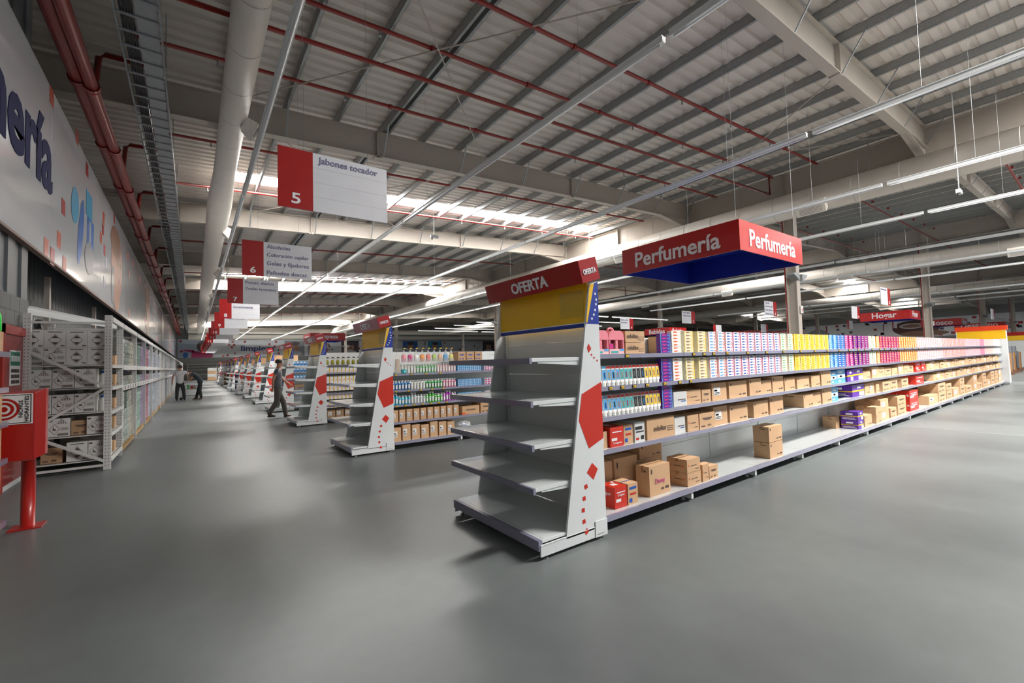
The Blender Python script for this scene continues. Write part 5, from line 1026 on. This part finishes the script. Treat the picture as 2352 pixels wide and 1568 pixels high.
# ================================================================ PEOPLE
sk = mat('skin', (.42, .20, .12), .5); hr = mat('dark_hair', (.02, .015, .012), .6)
def skinned(name, joints, edges, m, parent, sub=1, root=0):
    me = bpy.data.meshes.new(name); me.from_pydata([tuple(Vector(j[:3])-ORG) for j in joints], edges, []); o = bpy.data.objects.new(name, me); COL.objects.link(o); o.parent = parent
    md = o.modifiers.new('skin', 'SKIN'); md.use_smooth_shade = True
    for i, v in enumerate(me.skin_vertices[0].data): r = joints[i][3]; v.radius = (r, joints[i][4] if len(joints[i]) > 4 else r); v.use_root = (i == root)
    if sub: s = o.modifiers.new('sub', 'SUBSURF'); s.levels = s.render_levels = sub
    me.materials.append(m); return o
def chain(joints, edges, pts, start=None):
    p = start
    for q in pts:
        joints.append(q); n = len(joints)-1
        if p is not None: edges.append((p, n))
        p = n
    return p
def person(lab, x, y, fwd, spine, armL, armR, legL, legR, shirt, pants, shoe, hair, cap=None, sleeves=True):
    """fwd: unit ground direction the person faces; all joints given as (side, front, z) in metres"""
    t = thing('person', lab, 'person', (x, y, 0)); f = Vector((fwd[0], fwd[1], 0)); s_ = Vector((fwd[1], -fwd[0], 0))
    P = lambda a, b, z, r, r2=None: (x+s_.x*a+f.x*b, y+s_.y*a+f.y*b, z, r, r2 or r)
    J, E_ = [], []; pel = chain(J, E_, [P(0, spine[0][0], spine[0][1], .10, .08)]); wa = chain(J, E_, [P(0, spine[1][0], spine[1][1], .11, .085), P(0, spine[2][0], spine[2][1], .14, .10)], pel)
    nk = chain(J, E_, [P(0, spine[3][0], spine[3][1], .06), P(0, spine[4][0], spine[4][1], .075, .085), P(0, spine[5][0], spine[5][1], .07, .08)], wa)
    for arm in (armL, armR):
        h = chain(J, E_, [P(*arm[0], .052), P(*arm[1], .04), P(*arm[2], .027)], wa); a = arm[2]; d = Vector(arm[2])-Vector(arm[1]); d.normalize()
        pm = Vector(a)+d*.06; hh = chain(J, E_, [P(pm.x, pm.y, pm.z, .03, .018)], h); sd = Vector((0, 1, 0)) if abs(d.y) < .8 else Vector((1, 0, 0))
        for k, ln in enumerate((.07, .085, .08, .06)):
            o1 = pm+sd*(.018*(k-1.5)); q1 = o1+d*ln*.6+Vector((0, .0, 0)); q2 = o1+d*ln+sd.cross(d)*.012; chain(J, E_, [P(q1.x, q1.y, q1.z, .0095), P(q2.x, q2.y, q2.z, .008)], hh)
        q = pm-d*.02+sd*.035; q2 = q+d*.045+sd*.012; chain(J, E_, [P(q.x, q.y, q.z, .011), P(q2.x, q2.y, q2.z, .009)], h)
    for leg in (legL, legR): chain(J, E_, [P(leg[0][0], leg[0][1], leg[0][2]-.06, .075), P(*leg[1], .058), P(*leg[2], .042), P(leg[2][0], leg[2][1]+.10, leg[2][2]-.035, .03)], pel)
    skinned('body', J, E_, sk, t)
    hd = J[nk]; h2 = spine[4]; h3 = spine[5]; face = MB(); up = Vector((0, h3[0]-h2[0], h3[1]-h2[1])).normalized(); fw = Vector((0, up.z, -up.y))
    c = Vector((0, h2[0], h2[1]))
    for (a, b, d, r, m) in ((-.03, .02, .078, .010, 0), (.03, .02, .078, .010, 0), (0, -.01, .088, .014, 1), (0, -.045, .075, .018, 2), (-.078, .0, 0, .02, 1), (.078, .0, 0, .02, 1)):
        v = c+Vector((a, 0, 0))+up*b+fw*d; p = P(v.x, v.y, v.z, 0); face.lathe([(r*.3, p[2]-r), (r, p[2]-r*.4), (r, p[2]+r*.4), (r*.3, p[2]+r)], 8, (p[0], p[1]), [m]*4)
    face.build('face', [wtx, sk, mat('lips', (.35, .10, .08), .5)], t, True)
    v = c+up*.05-fw*.02; p = P(v.x, v.y, v.z, 0); hm = MB(); hm.lathe([(.085, p[2]-.04), (.098, p[2]), (.09, p[2]+.05), (.05, p[2]+.085), (.01, p[2]+.095)], 14, (p[0], p[1])); hm.build('hair', [hair], t, True)
    if cap: v = c+up*.035+fw*.0; p = P(v.x, v.y, v.z, 0); cm = MB(); cm.lathe([(.098, p[2]-.02), (.102, p[2]), (.10, p[2]+.035)], 14, (p[0], p[1])); cm.build('head_band', [cap], t, True)
    J, E_ = [], []; a = chain(J, E_, [P(0, spine[0][0]-.01, spine[0][1]-.17, .165, .14), P(0, spine[0][0], spine[0][1]+.02, .168, .13)]); b = chain(J, E_, [P(0, spine[1][0], spine[1][1], .155, .12), P(0, spine[2][0], spine[2][1], .165, .125)], a); chain(J, E_, [P(0, (spine[2][0]+spine[3][0])/2, (spine[2][1]+spine[3][1])/2+.02, .09)], b)
    for arm in (armL, armR): m_ = [arm[0][k]*.45+arm[1][k]*.55 for k in range(3)]; chain(J, E_, [P(*arm[0], .078), P(*m_, .066)], b)
    skinned('shirt', J, E_, shirt, t)
    J, E_ = [], []; a = chain(J, E_, [P(0, (spine[0][0]*.4+spine[1][0]*.6), spine[0][1]+.10, .13, .105), P(0, spine[0][0], spine[0][1]-.05, .15, .12)])
    for leg in (legL, legR): chain(J, E_, [P(leg[0][0]*.95, leg[0][1], leg[0][2]-.12, .095, .10), P(*leg[1], .082), P(leg[2][0], leg[2][1], leg[2][2]+.06, .070), P(leg[2][0], leg[2][1], leg[2][2]-.03, .068)], a)
    skinned('trousers', J, E_, pants, t)
    for leg in (legL, legR):
        q = leg[2]; J, E_ = [], []; chain(J, E_, [P(q[0], q[1]-.06, q[2]-.045, .038), P(q[0], q[1]+.06, q[2]-.045, .045, .035), P(q[0], q[1]+.17, q[2]-.055, .036, .026)]); skinned('shoe', J, E_, shoe, t)
    return t
gs = mat('pale_grey_shirt', (.52, .50, .50), .8); bk = mat('black_trousers', (.012, .012, .013), .7); ds = mat('dark_slate_shirt', (.035, .045, .055), .8); bs = mat('brown_shoe', (.06, .03, .02), .5); kh = mat('grey_brown_trousers', (.11, .10, .09), .8)
person('person in a pale grey shirt and black trousers seen from behind by the racks', -.50, 27.4, (.1, 1), [(0, .95), (0, 1.12), (0, 1.36), (0, 1.52), (0, 1.62), (0, 1.70)], [(-.2, 0, 1.42), (-.29, -.02, 1.15), (-.31, .03, .9)], [(.2, 0, 1.42), (.31, .06, 1.17), (.36, .26, 1.04)], [(-.1, 0, .88), (-.12, .02, .48), (-.13, 0, .085)], [(.1, 0, .88), (.14, .02, .48), (.17, .02, .085)], gs, bk, bk, hr, mat('red_band', (.45, .02, .02), .5))
person('person in dark clothes bending over a shopping cart', .30, 27.6, (-1, .05), [(-.02, .93), (.08, 1.10), (.26, 1.28), (.40, 1.36), (.50, 1.35), (.57, 1.30)], [(-.17, .28, 1.30), (-.2, .34, 1.04), (-.14, .50, .96)], [(.17, .28, 1.30), (.2, .12, 1.08), (.14, .28, .98)], [(-.1, -.02, .86), (-.11, .0, .46), (-.11, -.06, .085)], [(.1, -.02, .86), (.12, .06, .46), (.14, .14, .085)], ds, bk, bs, hr, mat('white_band', (.8, .8, .78), .5))
person('person in grey walking across the aisle past the offer stands', 2.06, 14.8, (.97, -.2), [(0, .95), (.0, 1.12), (.02, 1.36), (.04, 1.52), (.05, 1.62), (.05, 1.70)], [(-.2, 0, 1.42), (-.26, .10, 1.16), (-.25, .28, 1.0)], [(.2, 0, 1.42), (.26, -.1, 1.16), (.25, -.12, .92)], [(-.09, .0, .88), (-.08, .14, .48), (-.06, .20, .085)], [(.09, 0, .88), (.08, -.02, .48), (.06, -.22, .12)], mat('slate_grey_shirt', (.12, .13, .15), .8), kh, bs, hr)
# shopping cart between the two people
def cart(x, y):
    t = thing('shopping_cart', 'chrome shopping cart with a few goods between the two people', 'shopping cart', (x, y, 0)); cr = mat('chrome', (.6, .6, .6), .25, .9)
    mb = MB(); w0, w1 = .22, .27; L = .38
    def rim(z, a, w): return [(x-a, y-w, z), (x+a, y-w, z), (x+a, y+w, z), (x-a, y+w, z), (x-a, y-w, z)]
    for z, a, w in ((.55, L-.06, w0), (.70, L-.04, .235), (.85, L-.02, .25), (.98, L, w1)): mb.tube(rim(z, a, w), .007, 5)
    for k in range(11):
        u = -1+k*.2; mb.tube([(x+u*(L-.06), y-w0, .55), (x+u*L, y-w1, .98)], .004, 4); mb.tube([(x+u*(L-.06), y+w0, .55), (x+u*L, y+w1, .98)], .004, 4); mb.tube([(x+u*(L-.06), y-w0, .55), (x+u*(L-.06), y+w0, .55)], .004, 4)
    mb.build('wire_basket', [cr], t)
    mb = MB()
    for s in (-1, 1): mb.tube([(x+L+.08, y+s*.27, 1.0), (x+L-.05, y+s*.25, .6), (x+L-.1, y+s*.24, .2), (x-L+.05, y+s*.2, .2)], .012, 6)
    mb.build('frame', [cr], t); MB().tube([(x+L+.08, y-.28, 1.0), (x+L+.08, y+.28, 1.0)], .018, 8).build('handle', [white], t)
    for s in (-1, 1):
        for a in (L-.1, -L+.05): MB().tube([(x+a, y+s*.22-.015, .065), (x+a, y+s*.22+.015, .065)], .063, 14).build('wheel', [black], t)
    for k, (dx, m, h) in enumerate(((.1, bred, .15), (-.05, grn, .2), (-.18, wsoft, .12), (.2, card, .1))): single(MB().box(x+dx-.06, x+dx+.06, y-.1+.05*(k % 2), y+.06, .56, .56+h), 'grocery_pack', ('red', 'green', 'white', 'brown')[k]+' pack lying in the shopping cart', 'pack', [m], (x+dx, y, .56), 'goods in the cart')
cart(-.13, 27.95)

for i, (x, y, z) in enumerate(((17.92, 2.47, 6.0), (7.9, 16, 6.6))):
    t = thing('ceiling_camera', 'small white ceiling camera hanging from a thin rod, %s' % ('in front of the big duct', 'over the aisles')[i], 'camera', (x, y, z)); MB().tube([(x, y, z+.05), (x, y, zroof(x))], .012, 6).build('rod', [white], t); MB().box(x-.16, x+.16, y-.05, y+.05, z-.06, z+.05).build('housing', [white], t); MB().tube([(x-.1, y, z-.06), (x-.1, y, z-.13)], .03, 8).build('lens', [black], t)
